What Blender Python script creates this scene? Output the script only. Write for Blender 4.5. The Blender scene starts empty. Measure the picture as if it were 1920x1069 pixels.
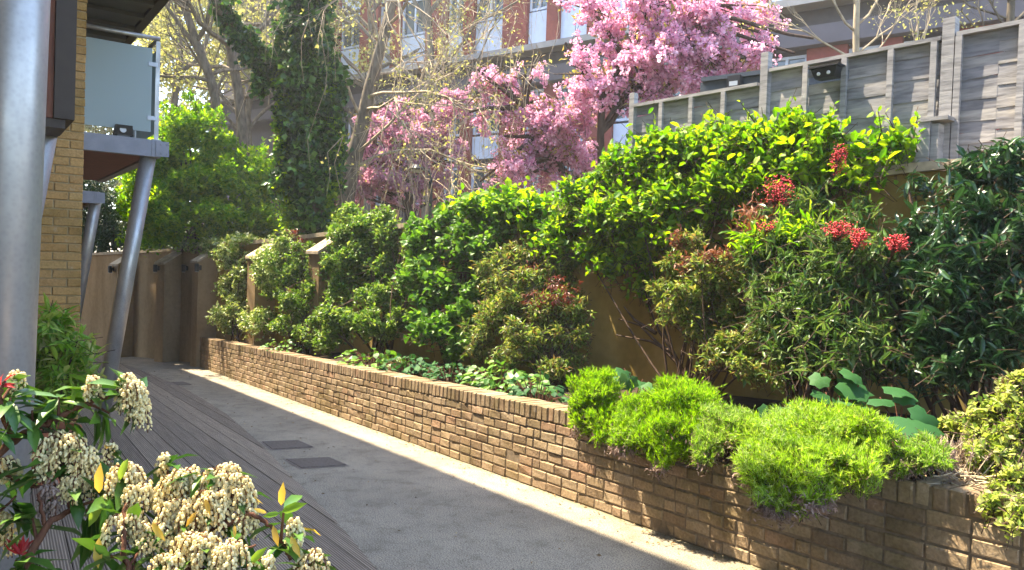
import bpy, math
import numpy as np
from mathutils import Vector, Matrix, Euler

# ------------------------------------------------------------------ camera, world, sun, exposure
S = bpy.context.scene
COL = S.collection
PI = math.pi
FPX, CX, CY = 1450.0, 960.0, 534.5          # focal length and centre, in photo pixels
CAMH, PITCH, ROLL = 1.42, math.radians(1.3), math.radians(2.0)
V3 = lambda *a: np.array(a, float)
FW = V3(0, math.cos(PITCH), -math.sin(PITCH))
R0 = V3(1, 0, 0); U0 = V3(0, math.sin(PITCH), math.cos(PITCH))
RT = math.cos(ROLL)*R0 + math.sin(ROLL)*U0
UP = math.cos(ROLL)*U0 - math.sin(ROLL)*R0
CAMP = V3(0, 0, CAMH)
cam = bpy.data.objects.new('camera', bpy.data.cameras.new('camera'))
COL.objects.link(cam)
cam.data.sensor_width = 36.0; cam.data.lens = 36.0*FPX/1920.0
cam.data.clip_start = 0.05; cam.data.clip_end = 2000
cam.matrix_world = Matrix(((RT[0], UP[0], -FW[0], 0), (RT[1], UP[1], -FW[1], 0), (RT[2], UP[2], -FW[2], CAMH), (0, 0, 0, 1)))
S.camera = cam

SUN_EL = math.radians(59.0)
SUN_H = V3(-0.86, 0.51, 0); SUN_H /= np.linalg.norm(SUN_H)
TO_SUN = SUN_H*math.cos(SUN_EL) + V3(0, 0, math.sin(SUN_EL))
world = bpy.data.worlds.new('World'); S.world = world; world.use_nodes = True
wn = world.node_tree.nodes; wl = world.node_tree.links
sky = wn.new('ShaderNodeTexSky'); sky.sky_type = 'NISHITA'; sky.sun_disc = False
sky.sun_elevation = SUN_EL
sky.sun_rotation = math.atan2(SUN_H[0], SUN_H[1])
bg = wn['Background']; bg.inputs['Strength'].default_value = 0.15
wl.new(sky.outputs[0], bg.inputs['Color'])
sun = bpy.data.objects.new('sun', bpy.data.lights.new('sun', 'SUN')); COL.objects.link(sun)
sun.data.energy = 4.2; sun.data.angle = math.radians(0.5); sun.data.color = (1.0, 0.86, 0.64)
sun.rotation_euler = Vector(-TO_SUN).to_track_quat('-Z', 'Y').to_euler()
S.view_settings.view_transform = 'Standard'; S.view_settings.look = 'None'
S.view_settings.gamma = 1.0; S.view_settings.use_curve_mapping = False
S.view_settings.exposure = 2.62
S.render.engine = 'CYCLES'
S.cycles.max_bounces = 8; S.cycles.diffuse_bounces = 4; S.cycles.transmission_bounces = 6; S.cycles.transparent_max_bounces = 8
S.cycles.sample_clamp_indirect = 6.0

# ------------------------------------------------------------------ places: photo pixels <-> metres
def ray(px, py):
    d = FW*FPX + RT*(px-CX) + UP*(CY-py)
    return d/d[1]
def U(px, py, Y):                            # world point seen at a pixel, Y metres ahead
    return CAMP + ray(px, py)*Y
def nrm(v):
    v = np.asarray(v, float); return v/np.maximum(np.linalg.norm(v, axis=-1, keepdims=True), 1e-9)
UD = nrm(ray(20, 560))                       # down the ramp, along the brick planter wall
UH = nrm(V3(UD[0], UD[1], 0))
NH = V3(UH[1], -UH[0], 0)                    # level, across the path to the right
GN = nrm(np.cross(NH, UD)); GN = GN if GN[2] > 0 else -GN
SLOPE = UD[2]/math.hypot(UD[0], UD[1])
def gz(x, y): return SLOPE*(x*UH[0]+y*UH[1])
def G(px, py):
    d = ray(px, py); k = -np.dot(CAMP, GN)/np.dot(d, GN)
    return CAMP + d*k
def W(t, n, z=0.0):                          # t along the ramp, n across, z above it
    p = UH*t + NH*n
    return V3(p[0], p[1], SLOPE*t + z)
NWALL = 0.5*(np.dot(G(380, 692), NH) + np.dot(G(1050, 926), NH))
def TN(p): return np.dot(p, UH), np.dot(p, NH)
def plane_hit(px, py, P0, N):                # pixel ray against an upright plane
    d = ray(px, py); k = np.dot(P0-CAMP, N)/np.dot(d, N)
    return CAMP + d*k
def onwall(px, py): return plane_hit(px, py, NH*NWALL, NH)
WH = 0.63                                    # planter wall height
# tall rendered wall: corner, main run, far run
C0 = V3(-6.87, 17.17, 0)
WD = nrm(V3(.656, -.755, 0)); WN = V3(WD[1], -WD[0], 0)     # WN faces the path
FD = nrm(V3(-.78, .62, 0)); FN = V3(-.62, -.78, 0); FN = nrm(FN)
def ontall(px, py, off=0.0): return plane_hit(px, py, C0+WN*off, WN)
def onfar(px, py, off=0.0): return plane_hit(px, py, C0+FN*off, FN)
zA = ontall(395, 464)[2]; zB = ontall(1640, 318)[2]
sB = np.dot(ontall(1640, 318)-C0, WD)
zF = onfar(165, 476)[2]; sF = np.dot(onfar(165, 476)-C0, FD)
def top_main(s): return zA + (zB-zA)*s/sB
def top_far(s): return zA + (zF-zA)*s/sF
def PL(px, py, f):                           # point in the planter: f=0 at the brick wall, 1 at the tall wall
    a = onwall(px, py)[1]; b = ontall(px, py)[1]
    return U(px, py, a+(b-a)*f)

# ------------------------------------------------------------------ mesh helpers
class MB:
    def __init__(s): s.v = []; s.f = []; s.n = 0
    def add(s, v, f):
        v = np.asarray(v, float).reshape(-1, 3)
        fs = f if isinstance(f, list) else [f]
        for a in fs:
            s.f.append(np.asarray(a, np.int64)+s.n)
        s.v.append(v); s.n += len(v); return s
    def hexa(s, c):                          # 8 corners: bottom 4 ccw, top 4 ccw
        return s.add(c, np.array([[3,2,1,0],[4,5,6,7],[0,1,5,4],[1,2,6,5],[2,3,7,6],[3,0,4,7]]))
    def box(s, o, a, b, c):                  # origin corner and three edge vectors
        o, a, b, c = [np.asarray(q, float) for q in (o, a, b, c)]
        if np.dot(np.cross(a, b), c) < 0: a, b = b, a
        return s.hexa([o, o+a, o+a+b, o+b, o+c, o+a+c, o+a+b+c, o+b+c])
    def cbox(s, ctr, a, b, c):               # centre and three full edge vectors
        ctr = np.asarray(ctr, float)
        return s.box(ctr-(np.asarray(a)+np.asarray(b)+np.asarray(c))/2, a, b, c)
    def tube(s, pts, r, sides=6, cap=True):
        pts = np.asarray(pts, float); k = len(pts)
        r = np.broadcast_to(np.asarray(r, float), (k,))
        tg = np.gradient(pts, axis=0); tg = nrm(tg)
        ref = V3(0, 0, 1) if abs(tg[0][2]) < .9 else V3(1, 0, 0)
        x = nrm(np.cross(tg, ref)); y = np.cross(tg, x)
        a = np.arange(sides)*2*PI/sides
        v = pts[:, None]+r[:, None, None]*(np.cos(a)[None, :, None]*x[:, None]+np.sin(a)[None, :, None]*y[:, None])
        i = np.arange(k-1)[:, None]*sides; j = np.arange(sides)[None]; j2 = (j+1) % sides
        q = np.stack([i+j, i+j2, i+sides+j2, i+sides+j], -1).reshape(-1, 4)
        fs = [q]
        if cap and sides > 3:
            fs += [np.arange(sides)[None, ::-1], (np.arange(sides)+(k-1)*sides)[None]]
        return s.add(v.reshape(-1, 3), fs)
    def lathe(s, ctr, prof, axis=(0, 0, 1), sides=16):
        axis = nrm(axis); ref = V3(1, 0, 0) if abs(axis[0]) < .9 else V3(0, 1, 0)
        x = nrm(np.cross(axis, ref)); y = np.cross(axis, x)
        a = np.arange(sides)*2*PI/sides; v = []
        for r, z in prof:
            v.append(np.asarray(ctr)+axis*z+r*(np.cos(a)[:, None]*x+np.sin(a)[:, None]*y))
        k = len(prof); i = np.arange(k-1)[:, None]*sides; j = np.arange(sides)[None]; j2 = (j+1) % sides
        q = np.stack([i+j, i+j2, i+sides+j2, i+sides+j], -1).reshape(-1, 4)
        return s.add(np.concatenate(v), [q, np.arange(sides)[None, ::-1], (np.arange(sides)+(k-1)*sides)[None]])

def link(name, me, parent=None, base=None):
    o = bpy.data.objects.new(name, me); COL.objects.link(o)
    if parent is not None: o.parent = parent
    elif base is not None: o.location = base
    return o
def build(mb, name, mat, parent=None, base=None, smooth=False, axes=None):
    """one mesh object; vertices are given in world metres. base = where its origin lies; axes = local frame"""
    v = np.concatenate(mb.v) if mb.v else np.zeros((0, 3))
    B = np.zeros(3)
    if parent is not None: B = np.asarray(parent.get('_b', (0, 0, 0)), float)
    elif base is not None: B = np.asarray(base, float)
    v = v-B
    if axes is not None:
        v = v @ np.stack(axes, 1)
    me = bpy.data.meshes.new(name)
    me.vertices.add(len(v)); me.vertices.foreach_set('co', v.astype(np.float32).ravel())
    tot = sum(a.size for a in mb.f); npoly = sum(len(a) for a in mb.f)
    me.loops.add(tot); me.polygons.add(npoly)
    me.loops.foreach_set('vertex_index', np.concatenate([a.ravel() for a in mb.f]).astype(np.int32))
    sz = np.concatenate([np.full(len(a), a.shape[1]) for a in mb.f])
    st = np.concatenate([[0], np.cumsum(sz)[:-1]])
    me.polygons.foreach_set('loop_start', st.astype(np.int32))
    me.update(calc_edges=True); me.validate()
    me.polygons.foreach_set('use_smooth', np.full(len(me.polygons), bool(smooth)))
    if mat is not None: me.materials.append(mat)
    o = link(name, me, parent, None); o['_b'] = [float(q) for q in B]
    if parent is None: o.location = B
    if axes is not None:
        o.matrix_world = Matrix([[axes[0][i], axes[1][i], axes[2][i], B[i]] for i in range(3)]+[[0, 0, 0, 1]])
        if parent is not None:
            o.matrix_world = Matrix.Identity(4)
            o.matrix_basis = Matrix([[axes[0][i], axes[1][i], axes[2][i], 0] for i in range(3)]+[[0, 0, 0, 1]])
    return o
def tag(o, label, cat, group=None):
    o['label'] = label; o['category'] = cat
    if group: o['group'] = group
    return o
def thing(name, label, cat, base, group=None):
    o = bpy.data.objects.new(name, None); COL.objects.link(o)
    o.location = base; o['_b'] = [float(q) for q in base]; o.empty_display_size = .1
    return tag(o, label, cat, group)
def struct(mb, name, mat, **k):
    o = build(mb, name, mat, **k); o['kind'] = 'structure'; return o

# ------------------------------------------------------------------ materials
class NT:
    def __init__(s, name):
        s.m = bpy.data.materials.new(name); s.m.use_nodes = True
        s.t = s.m.node_tree; s.n = s.t.nodes; s.l = s.t.links; s.p = s.n['Principled BSDF']; s.out = s.n['Material Output']
    def new(s, typ, **k):
        a = s.n.new(typ)
        for q, w in k.items():
            if hasattr(a, q): setattr(a, q, w)
            else: a.inputs[q].default_value = w
        return a
    def link(s, a, b): s.l.new(a, b)
    def ramp(s, fac, stops, interp='LINEAR'):
        r = s.new('ShaderNodeValToRGB'); e = r.color_ramp.elements; r.color_ramp.interpolation = interp
        while len(e) < len(stops): e.new(.5)
        for q, (p, c) in zip(e, stops): q.position = p; q.color = (*c, 1)
        s.link(fac, r.inputs[0]); return r.outputs[0]
    def noise(s, scale, detail=4, vec=None, rough=.55):
        q = s.new('ShaderNodeTexNoise'); q.inputs['Scale'].default_value = scale; q.inputs['Detail'].default_value = detail
        q.inputs['Roughness'].default_value = rough
        s.link(vec if vec is not None else s.coord(), q.inputs['Vector']); return q.outputs['Fac']
    def coord(s, what='Object'):
        c = s.new('ShaderNodeTexCoord'); return c.outputs[what]
    def scaled(s, vec, sc):
        m = s.new('ShaderNodeMapping'); m.inputs['Scale'].default_value = sc; s.link(vec, m.inputs['Vector']); return m.outputs[0]
    def mix(s, fac, a, b, mode='MIX'):
        m = s.new('ShaderNodeMix'); m.data_type = 'RGBA'; m.blend_type = mode
        for sock, val in ((m.inputs[0], fac), (m.inputs[6], a), (m.inputs[7], b)):
            if hasattr(val, 'links'): s.link(val, sock)
            elif isinstance(val, (int, float)): sock.default_value = val
            else: sock.default_value = (*val, 1)
        return m.outputs[2]
    def math(s, op, a, b=0.0):
        m = s.new('ShaderNodeMath'); m.operation = op
        for sock, val in zip(m.inputs, (a, b)):
            if hasattr(val, 'links'): s.link(val, sock)
            else: sock.default_value = val
        return m.outputs[0]
    def bump(s, h, strength=.3, dist=.01):
        b = s.new('ShaderNodeBump'); b.inputs['Strength'].default_value = strength; b.inputs['Distance'].default_value = dist
        s.link(h, b.inputs['Height']); s.link(b.outputs[0], s.p.inputs['Normal'])
    def base(s, c):
        if hasattr(c, 'links'): s.link(c, s.p.inputs['Base Color'])
        else: s.p.inputs['Base Color'].default_value = (*c, 1)
    def set(s, rough=.6, metal=0.0, spec=.5):
        s.p.inputs['Roughness'].default_value = rough; s.p.inputs['Metallic'].default_value = metal
        s.p.inputs['Specular IOR Level'].default_value = spec; return s
    def island(s): return s.new('ShaderNodeNewGeometry').outputs['Random Per Island']

def leafmat(name, cols, rough=.45, trans=.35, tint=(1.0, 1.0, .55), spec=.4):
    t = NT(name); t.set(rough, 0, spec)
    st = [(i/max(1, len(cols)-1), c) for i, c in enumerate(cols)]
    c = t.ramp(t.island(), st); t.base(c)
    tr = t.new('ShaderNodeBsdfTranslucent')
    t.link(t.mix(1.0, c, tint, 'MULTIPLY'), tr.inputs['Color'])
    b = t.new('ShaderNodeMixShader'); b.inputs[0].default_value = trans
    t.link(t.p.outputs[0], b.inputs[1]); t.link(tr.outputs[0], b.inputs[2]); t.link(b.outputs[0], t.out.inputs['Surface'])
    return t.m
def plain(name, c, rough=.6, metal=0.0, spec=.5, var=.12, scale=8):
    t = NT(name); t.set(rough, metal, spec)
    f = t.noise(scale, 5)
    c = np.array(c); t.base(t.ramp(f, [(.3, tuple(c*(1-var))), (.7, tuple(np.minimum(1, c*(1+var))))]))
    t.bump(t.noise(scale*6, 4), .15, .003)
    return t.m

NWALL_ = .5*(np.dot(G(380, 692), NH)+np.dot(G(1050, 926), NH))
def m_path():
    t = NT('resin_gravel'); t.set(.9, 0, .2)
    big = t.noise(.9, 5); fine = t.noise(120, 2); mid = t.noise(30, 4)
    a = t.ramp(big, [(.3, (.21, .185, .145)), (.7, (.30, .265, .205))])
    stain = t.noise(4.5, 6, rough=.7)  # random stain blotches
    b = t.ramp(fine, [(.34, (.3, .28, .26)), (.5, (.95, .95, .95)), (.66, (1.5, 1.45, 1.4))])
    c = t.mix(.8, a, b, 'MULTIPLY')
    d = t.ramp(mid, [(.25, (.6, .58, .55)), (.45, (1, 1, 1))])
    c = t.mix(.6, c, t.ramp(stain, [(.32, (.48, .45, .40)), (.5, (1, 1, 1)), (.7, (1.2, 1.18, 1.12))]), 'MULTIPLY')
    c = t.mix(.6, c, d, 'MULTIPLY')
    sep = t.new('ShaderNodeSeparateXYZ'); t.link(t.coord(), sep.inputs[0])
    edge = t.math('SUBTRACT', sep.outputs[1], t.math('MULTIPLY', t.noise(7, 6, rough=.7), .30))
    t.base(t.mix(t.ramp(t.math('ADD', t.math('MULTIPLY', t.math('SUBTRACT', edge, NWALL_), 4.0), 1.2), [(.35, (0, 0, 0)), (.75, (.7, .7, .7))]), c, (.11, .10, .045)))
    t.bump(fine, .5, .006); return t.m
def m_deck():
    t = NT('grooved_timber'); t.set(.75, 0, .25)
    vec = t.coord(); sep = t.new('ShaderNodeSeparateXYZ'); t.link(vec, sep.inputs[0])
    st = t.noise(3, 5, t.scaled(vec, (.6, 14, 1)))
    isl = t.island()
    c1 = t.ramp(st, [(.25, (.21, .17, .128)), (.75, (.40, .33, .255))])
    c2 = t.ramp(isl, [(0, (.8, .78, .78)), (1, (1.2, 1.18, 1.14))])
    w = t.math('SINE', t.math('MULTIPLY', sep.outputs[1], 2*PI/.0145))
    h = t.ramp(w, [(.0, (0, 0, 0)), (.45, (1, 1, 1))])
    groove_tone = t.mix(.8, h, (1, 1, 1))
    t.base(t.mix(1, t.mix(1, c1, c2, 'MULTIPLY'), t.ramp(w, [(0, (.45, .43, .42)), (.4, (1, 1, 1))]), 'MULTIPLY'))  # board tone, darker in the grooves
    t.bump(h, .9, .004); return t.m
def m_brick(name, cols, rough=.9):
    t = NT(name); t.set(rough, 0, .15)
    vec = t.coord()
    c = t.ramp(t.island(), [(i/(len(cols)-1), q) for i, q in enumerate(cols)])
    big = t.noise(2.2, 4, vec); fine = t.noise(60, 4, vec)
    c = t.mix(.6, c, t.ramp(fine, [(.3, (.55, .52, .5)), (.62, (1.1, 1.1, 1.1))]), 'MULTIPLY')
    c = t.mix(.75, c, t.ramp(big, [(.33, (.50, .52, .34)), (.5, (.95, .95, .9)), (.68, (1.15, 1.13, 1.12))]), 'MULTIPLY')
    spot = t.noise(9, 7, vec, .7)
    t.base(t.mix(t.ramp(spot, [(.60, (0, 0, 0)), (.74, (.55, .55, .55))]), c, (.50, .44, .34)))
    t.bump(t.noise(45, 6, vec), .7, .006); return t.m
def m_render():
    t = NT('ochre_render'); t.set(.9, 0, .15)
    vec = t.coord()
    st = t.noise(1.6, 5, t.scaled(vec, (1, 1, .22)))
    c = t.ramp(st, [(.3, (.22, .145, .03)), (.55, (.34, .24, .075)), (.75, (.41, .30, .11))])
    t.base(t.mix(.35, c, t.ramp(t.noise(11, 5, vec), [(.35, (.6, .62, .5)), (.6, (1.05, 1.05, 1.05))]), 'MULTIPLY'))
    t.bump(t.noise(70, 4, vec), .3, .004); return t.m
def m_farrender():
    t = NT('buff_render'); t.set(.9, 0, .15)
    vec = t.coord()
    c = t.ramp(t.noise(1.6, 5, t.scaled(vec, (1, 1, .22))), [(.3, (.20, .135, .065)), (.55, (.30, .21, .115)), (.75, (.36, .26, .155))])
    t.base(t.mix(.3, c, t.ramp(t.noise(11, 5, vec), [(.35, (.6, .6, .55)), (.6, (1.05, 1.05, 1.05))]), 'MULTIPLY'))
    t.bump(t.noise(70, 4, vec), .3, .004); return t.m
def m_steel():
    t = NT('galvanised_steel'); vec = t.coord()
    n = t.noise(9, 6, t.scaled(vec, (1, 1, .35))); sp = t.new('ShaderNodeTexVoronoi'); sp.inputs['Scale'].default_value = 55; t.link(vec, sp.inputs['Vector'])
    c = t.ramp(n, [(.25, (.25, .25, .255)), (.6, (.38, .375, .375)), (.8, (.50, .49, .475))])
    t.base(t.mix(.35, c, t.ramp(sp.outputs['Distance'], [(0, (.8, .8, .8)), (.6, (1.15, 1.15, 1.15))]), 'MULTIPLY')); t.set(.42, .55, .5)
    t.link(t.ramp(n, [(.3, (.5, .5, .5)), (.7, (.32, .32, .32))]), t.p.inputs['Roughness']); return t.m
def m_fence():
    t = NT('weathered_fence'); t.set(.9, 0, .15); vec = t.coord()
    n = t.noise(2.5, 6, t.scaled(vec, (2.0, 2.0, 13)))
    c = t.ramp(n, [(.25, (.14, .135, .14)), (.5, (.28, .275, .285)), (.78, (.38, .37, .37))])
    c = t.mix(.8, c, t.ramp(t.island(), [(0, (.72, .73, .78)), (.5, (1, 1, 1)), (1, (1.2, 1.16, 1.06))]), 'MULTIPLY')
    t.base(t.mix(.6, c, t.ramp(t.noise(1.6, 4, vec), [(.35, (.7, .72, .72)), (.65, (1.15, 1.12, 1.08))]), 'MULTIPLY'))
    t.bump(n, .6, .006); return t.m
def m_bark(name, a, b, sc=14):
    t = NT(name); t.set(.9, 0, .1); vec = t.coord()
    n = t.noise(sc, 6, t.scaled(vec, (1, 1, .3))); t.base(t.ramp(n, [(.3, a), (.7, b)])); t.bump(n, .6, .02); return t.m
def m_soffit():
    t = NT('timber_soffit'); t.set(.6, 0, .3); vec = t.coord()
    n = t.noise(5, 5, t.scaled(vec, (1, 9, 1)))
    sep = t.new('ShaderNodeSeparateXYZ'); t.link(vec, sep.inputs[0])
    w = t.math('FRACT', t.math('MULTIPLY', sep.outputs[1], 7.5))
    c = t.ramp(n, [(.3, (.095, .028, .014)), (.7, (.18, .06, .03))])
    t.base(t.mix(1, c, t.ramp(w, [(0, (.15, .15, .15)), (.06, (1, 1, 1))]), 'MULTIPLY')); return t.m
def m_glass_frost():
    t = NT('frosted_glass'); t.base((.42, .51, .53)); t.set(.35, 0, .5)
    tr = t.new('ShaderNodeBsdfTranslucent'); tr.inputs['Color'].default_value = (.45, .56, .58, 1)
    b = t.new('ShaderNodeMixShader'); b.inputs[0].default_value = .45
    t.link(t.p.outputs[0], b.inputs[1]); t.link(tr.outputs[0], b.inputs[2]); t.link(b.outputs[0], t.out.inputs['Surface']); return t.m
def m_window():
    t = NT('window_glass'); t.base((.05, .075, .085)); t.set(.06, 0, .8); return t.m

M = dict(path=m_path(), deck=m_deck(), steel=m_steel(), fence=m_fence(), render=m_render(), farrender=m_farrender(), soffit=m_soffit(), frost=m_glass_frost(), window=m_window())
M['brick'] = m_brick('planter_brick', [(.20, .14, .09), (.27, .195, .125), (.31, .225, .14), (.25, .185, .12), (.33, .25, .165), (.29, .185, .12)])
M['stock'] = m_brick('yellow_stock_brick', [(.36, .205, .075), (.45, .265, .10), (.50, .31, .125), (.40, .235, .095), (.47, .275, .10)])
M['redbrick'] = plain('red_brickwork', (.20, .042, .03), .9, scale=14)
M['mortar'] = plain('mortar', (.15, .11, .07), .95, scale=30, var=.3)
M['mortar2'] = plain('pale_mortar', (.36, .27, .14), .95, scale=30, var=.2)
M['coping'] = plain('stone_coping', (.36, .29, .20), .9, scale=9, var=.3)
M['soil'] = plain('soil', (.045, .032, .022), 1, spec=.1, scale=12, var=.4)
M['earth'] = plain('leafy_earth', (.06, .055, .03), 1, spec=.1, scale=3, var=.4)
M['black'] = plain('black_metal', (.018, .019, .021), .45)
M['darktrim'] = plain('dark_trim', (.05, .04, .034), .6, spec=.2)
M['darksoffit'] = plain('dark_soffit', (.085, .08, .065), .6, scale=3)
M['white'] = plain('white_panel', (.50, .55, .64), .5, var=.05)
M['band'] = plain('grey_fascia', (.088, .074, .078), .8, scale=2)
M['lead'] = plain('blue_grey_roof', (.06, .075, .09), .6)
M['concrete'] = plain('pale_concrete', (.27, .25, .23), .9, scale=2)
M['terracotta'] = plain('terracotta', (.45, .15, .075), .8)
M['grille'] = plain('iron_cover', (.125, .098, .08), .7, var=.35, scale=60)
M['lens'] = plain('lamp_lens', (.55, .56, .55), .2)
M['bark'] = m_bark('grey_bark', (.075, .06, .042), (.21, .175, .125))
M['palebark'] = m_bark('pale_bark', (.22, .175, .115), (.46, .38, .26))
M['darkbark'] = m_bark('dark_bark', (.035, .024, .018), (.10, .065, .045))
M['twig'] = m_bark('pieris_bark', (.07, .03, .02), (.16, .075, .045), 40)
L = {}
L['small'] = leafmat('glossy_small_leaf', [(.05, .12, .012), (.10, .21, .02), (.19, .31, .04), (.34, .42, .11)], .42, .45)
L['vari'] = leafmat('variegated_leaf', [(.09, .18, .02), (.22, .33, .05), (.40, .47, .14), (.58, .60, .30)], .4, .3)
L['redtip'] = leafmat('red_new_leaf', [(.14, .03, .022), (.20, .05, .03), (.12, .05, .025)], .4, .35, (1, .6, .5))
L['broad'] = leafmat('broad_leaf', [(.05, .14, .010), (.10, .24, .018), (.19, .34, .035)], .45, .45)
L['lime'] = leafmat('lime_leaf', [(.06, .18, .004), (.13, .28, .006), (.22, .37, .012), (.32, .43, .02)], .55, .55, (1.3, 1.3, .3))
L['nandina'] = leafmat('narrow_leaf', [(.06, .13, .015), (.13, .22, .03), (.22, .31, .05), (.36, .38, .10), (.20, .10, .05)], .42, .45)
L['nandina2'] = leafmat('dark_narrow_leaf', [(.035, .09, .018), (.07, .15, .03), (.13, .22, .05), (.22, .27, .08)], .36, .4)
L['bronze'] = leafmat('bronze_spray', [(.22, .09, .045), (.30, .14, .07), (.17, .07, .045)], .6, .3, (1, .7, .5))
L['dark'] = leafmat('dark_glossy_leaf', [(.012, .045, .018), (.022, .065, .024), (.04, .095, .03), (.08, .15, .05)], .3, .25, (.8, 1, .5), .6)
L['big'] = leafmat('large_round_leaf', [(.018, .075, .022), (.03, .10, .028), (.05, .14, .035)], .6, .3, spec=.15)
L['feather'] = leafmat('feathery_leaf', [(.12, .26, .003), (.20, .36, .006), (.30, .44, .012), (.38, .47, .08)], .6, .55, (1.1, 1.3, .3), .2)
L['feather2'] = leafmat('pale_feathery_leaf', [(.14, .28, .015), (.21, .36, .03), (.30, .43, .08), (.38, .40, .24)], .6, .5, (1.1, 1.2, .4), .2)
L['feather3'] = leafmat('lime_feathery_leaf', [(.16, .29, .006), (.26, .41, .02), (.36, .48, .06), (.44, .50, .20)], .6, .55, (1.1, 1.25, .35), .2)
M['slab'] = plain('painted_steel', (.20, .205, .25), .5)
L['dry'] = leafmat('dry_sprig', [(.22, .15, .12), (.30, .22, .18), (.36, .27, .24), (.17, .11, .08)], .8, .2, (1, .8, .7))
L['gold'] = leafmat('golden_leaf', [(.16, .26, .03), (.30, .39, .06), (.44, .49, .12), (.54, .53, .22)], .5, .5)
L['bush'] = leafmat('spring_bush_leaf', [(.08, .22, .004), (.15, .32, .008), (.26, .42, .015), (.34, .46, .03)], .55, .65, (1.25, 1.25, .35))
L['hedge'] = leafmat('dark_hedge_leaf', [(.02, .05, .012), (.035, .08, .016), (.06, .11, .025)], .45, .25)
L['ivy'] = leafmat('ivy_leaf', [(.012, .045, .008), (.025, .08, .012), (.05, .14, .018), (.13, .25, .03)], .35, .3)
L['pale'] = leafmat('pale_young_leaf', [(.26, .27, .09), (.36, .36, .14), (.45, .43, .22), (.30, .34, .10)], .6, .5, (1.1, 1.05, .6))
L['paledim'] = leafmat('far_tree_leaf', [(.14, .16, .05), (.22, .23, .09), (.30, .29, .14)], .7, .45, (1.1, 1.05, .6))
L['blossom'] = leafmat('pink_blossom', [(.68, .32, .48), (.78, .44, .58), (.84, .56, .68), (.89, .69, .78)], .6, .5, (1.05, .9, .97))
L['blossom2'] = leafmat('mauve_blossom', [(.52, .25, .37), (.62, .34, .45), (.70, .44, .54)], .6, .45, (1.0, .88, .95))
L['copper'] = leafmat('copper_young_leaf', [(.30, .20, .05), (.36, .28, .08), (.26, .26, .06)], .5, .45)
L['pieris'] = leafmat('pieris_leaf', [(.03, .09, .012), (.05, .14, .016), (.10, .20, .025)], .35, .25, (1, 1, .4), .55)
L['yellow'] = leafmat('yellowed_leaf', [(.62, .42, .06), (.70, .50, .10), (.60, .36, .05)], .45, .4, (1, .9, .5))
L['redbud'] = leafmat('red_new_growth', [(.45, .02, .025), (.55, .04, .05), (.35, .02, .02)], .4, .35, (1, .4, .4))
L['bell'] = leafmat('cream_bell_flower', [(.76, .63, .30), (.85, .75, .40), (.89, .83, .52), (.70, .53, .24)], .5, .3, (1, .95, .75))
L['potleaf'] = leafmat('green_pot_leaf', [(.09, .24, .015), (.20, .38, .03), (.36, .50, .07)], .4, .5)
def m_berry():
    t = NT('red_berry'); t.set(.3, 0, .5); t.base(t.ramp(t.island(), [(0, (.34, .010, .016)), (.4, (.56, .016, .024)), (1, (.72, .06, .06))])); return t.m
M['berry'] = m_berry()
# ------------------------------------------------------------------ foliage tools
T_FINE = (V3(0,0,0, .22,.34,.05, .22,-.34,.05, .25,0,0, .62,.40,.03, .62,-.40,.03, .66,0,-.02, 1,0,-.14).reshape(-1, 3),
          np.array([[0,3,1],[0,2,3],[1,3,6],[1,6,4],[3,2,5],[3,5,6],[4,6,7],[6,5,7]]))
T_MED = (V3(0,0,0, .42,.5,.10, .42,-.5,.10, .48,0,0, 1,0,-.10).reshape(-1, 3), np.array([[0,3,1],[0,2,3],[1,3,4],[3,2,4]]))
T_SML = (V3(0,0,0, .45,.5,.10, .45,-.5,.10, 1,0,0).reshape(-1, 3), np.array([[0,2,3],[0,3,1]]))
T_NEEDLE = (V3(0,.5,0, 0,-.5,0, 1,0,0).reshape(-1, 3), np.array([[0,1,2]]))
_a = np.linspace(0, 2*PI, 14, endpoint=False)
_r = np.array([.25,.72,1,.86,1.05,.84,1.12,.9,1.12,.84,1.05,.86,1,.72])
T_LOBED = (np.concatenate([[[.42, 0, .06]], np.stack([.42-.52*_r*np.cos(_a), .56*_r*np.sin(_a), -.10*np.abs(np.sin(_a))-.06*(np.cos(_a) < 0)], -1)]),
           np.array([[0, 1+i, 1+(i+1) % 14] for i in range(14)]))
_b = np.linspace(0, 2*PI, 8, endpoint=False)
T_PETAL = (V3(0,0,0, .5,.55,.16, .5,-.55,.16, 1.0,.3,.02, 1.0,-.3,.02).reshape(-1, 3), np.array([[0,2,4],[0,4,3],[0,3,1]]))
def leaves(mb, P, X, Zr, size, width, T):
    """place leaf template T at P, pointing along X, face turned to Zr"""
    X = nrm(X); Y = nrm(np.cross(Zr, X)); Z = np.cross(X, Y)
    tv, tf = T; size = np.broadcast_to(size, (len(P),)); width = np.broadcast_to(width, (len(P),))
    v = P[:, None]+size[:, None, None]*(tv[None, :, :1]*X[:, None]+tv[None, :, 1:2]*width[:, None, None]*Y[:, None]+tv[None, :, 2:3]*Z[:, None])
    f = (tf[None]+(np.arange(len(P))*len(tv))[:, None, None]).reshape(-1, tf.shape[1])
    mb.add(v.reshape(-1, 3), f)
def rdirs(rng, n): return nrm(rng.normal(size=(n, 3)))
def lob(px, py, rx, ry, Y, dep=None):
    """an ellipsoid of leaf: pixel centre and half sizes, Y metres ahead, half depth in metres"""
    if isinstance(Y, tuple): c = PL(px, py, Y[0])
    else: c = U(px, py, Y)
    k = c[1]/FPX
    return (c, V3(rx*k, dep if dep else .75*rx*k, ry*k))
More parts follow.
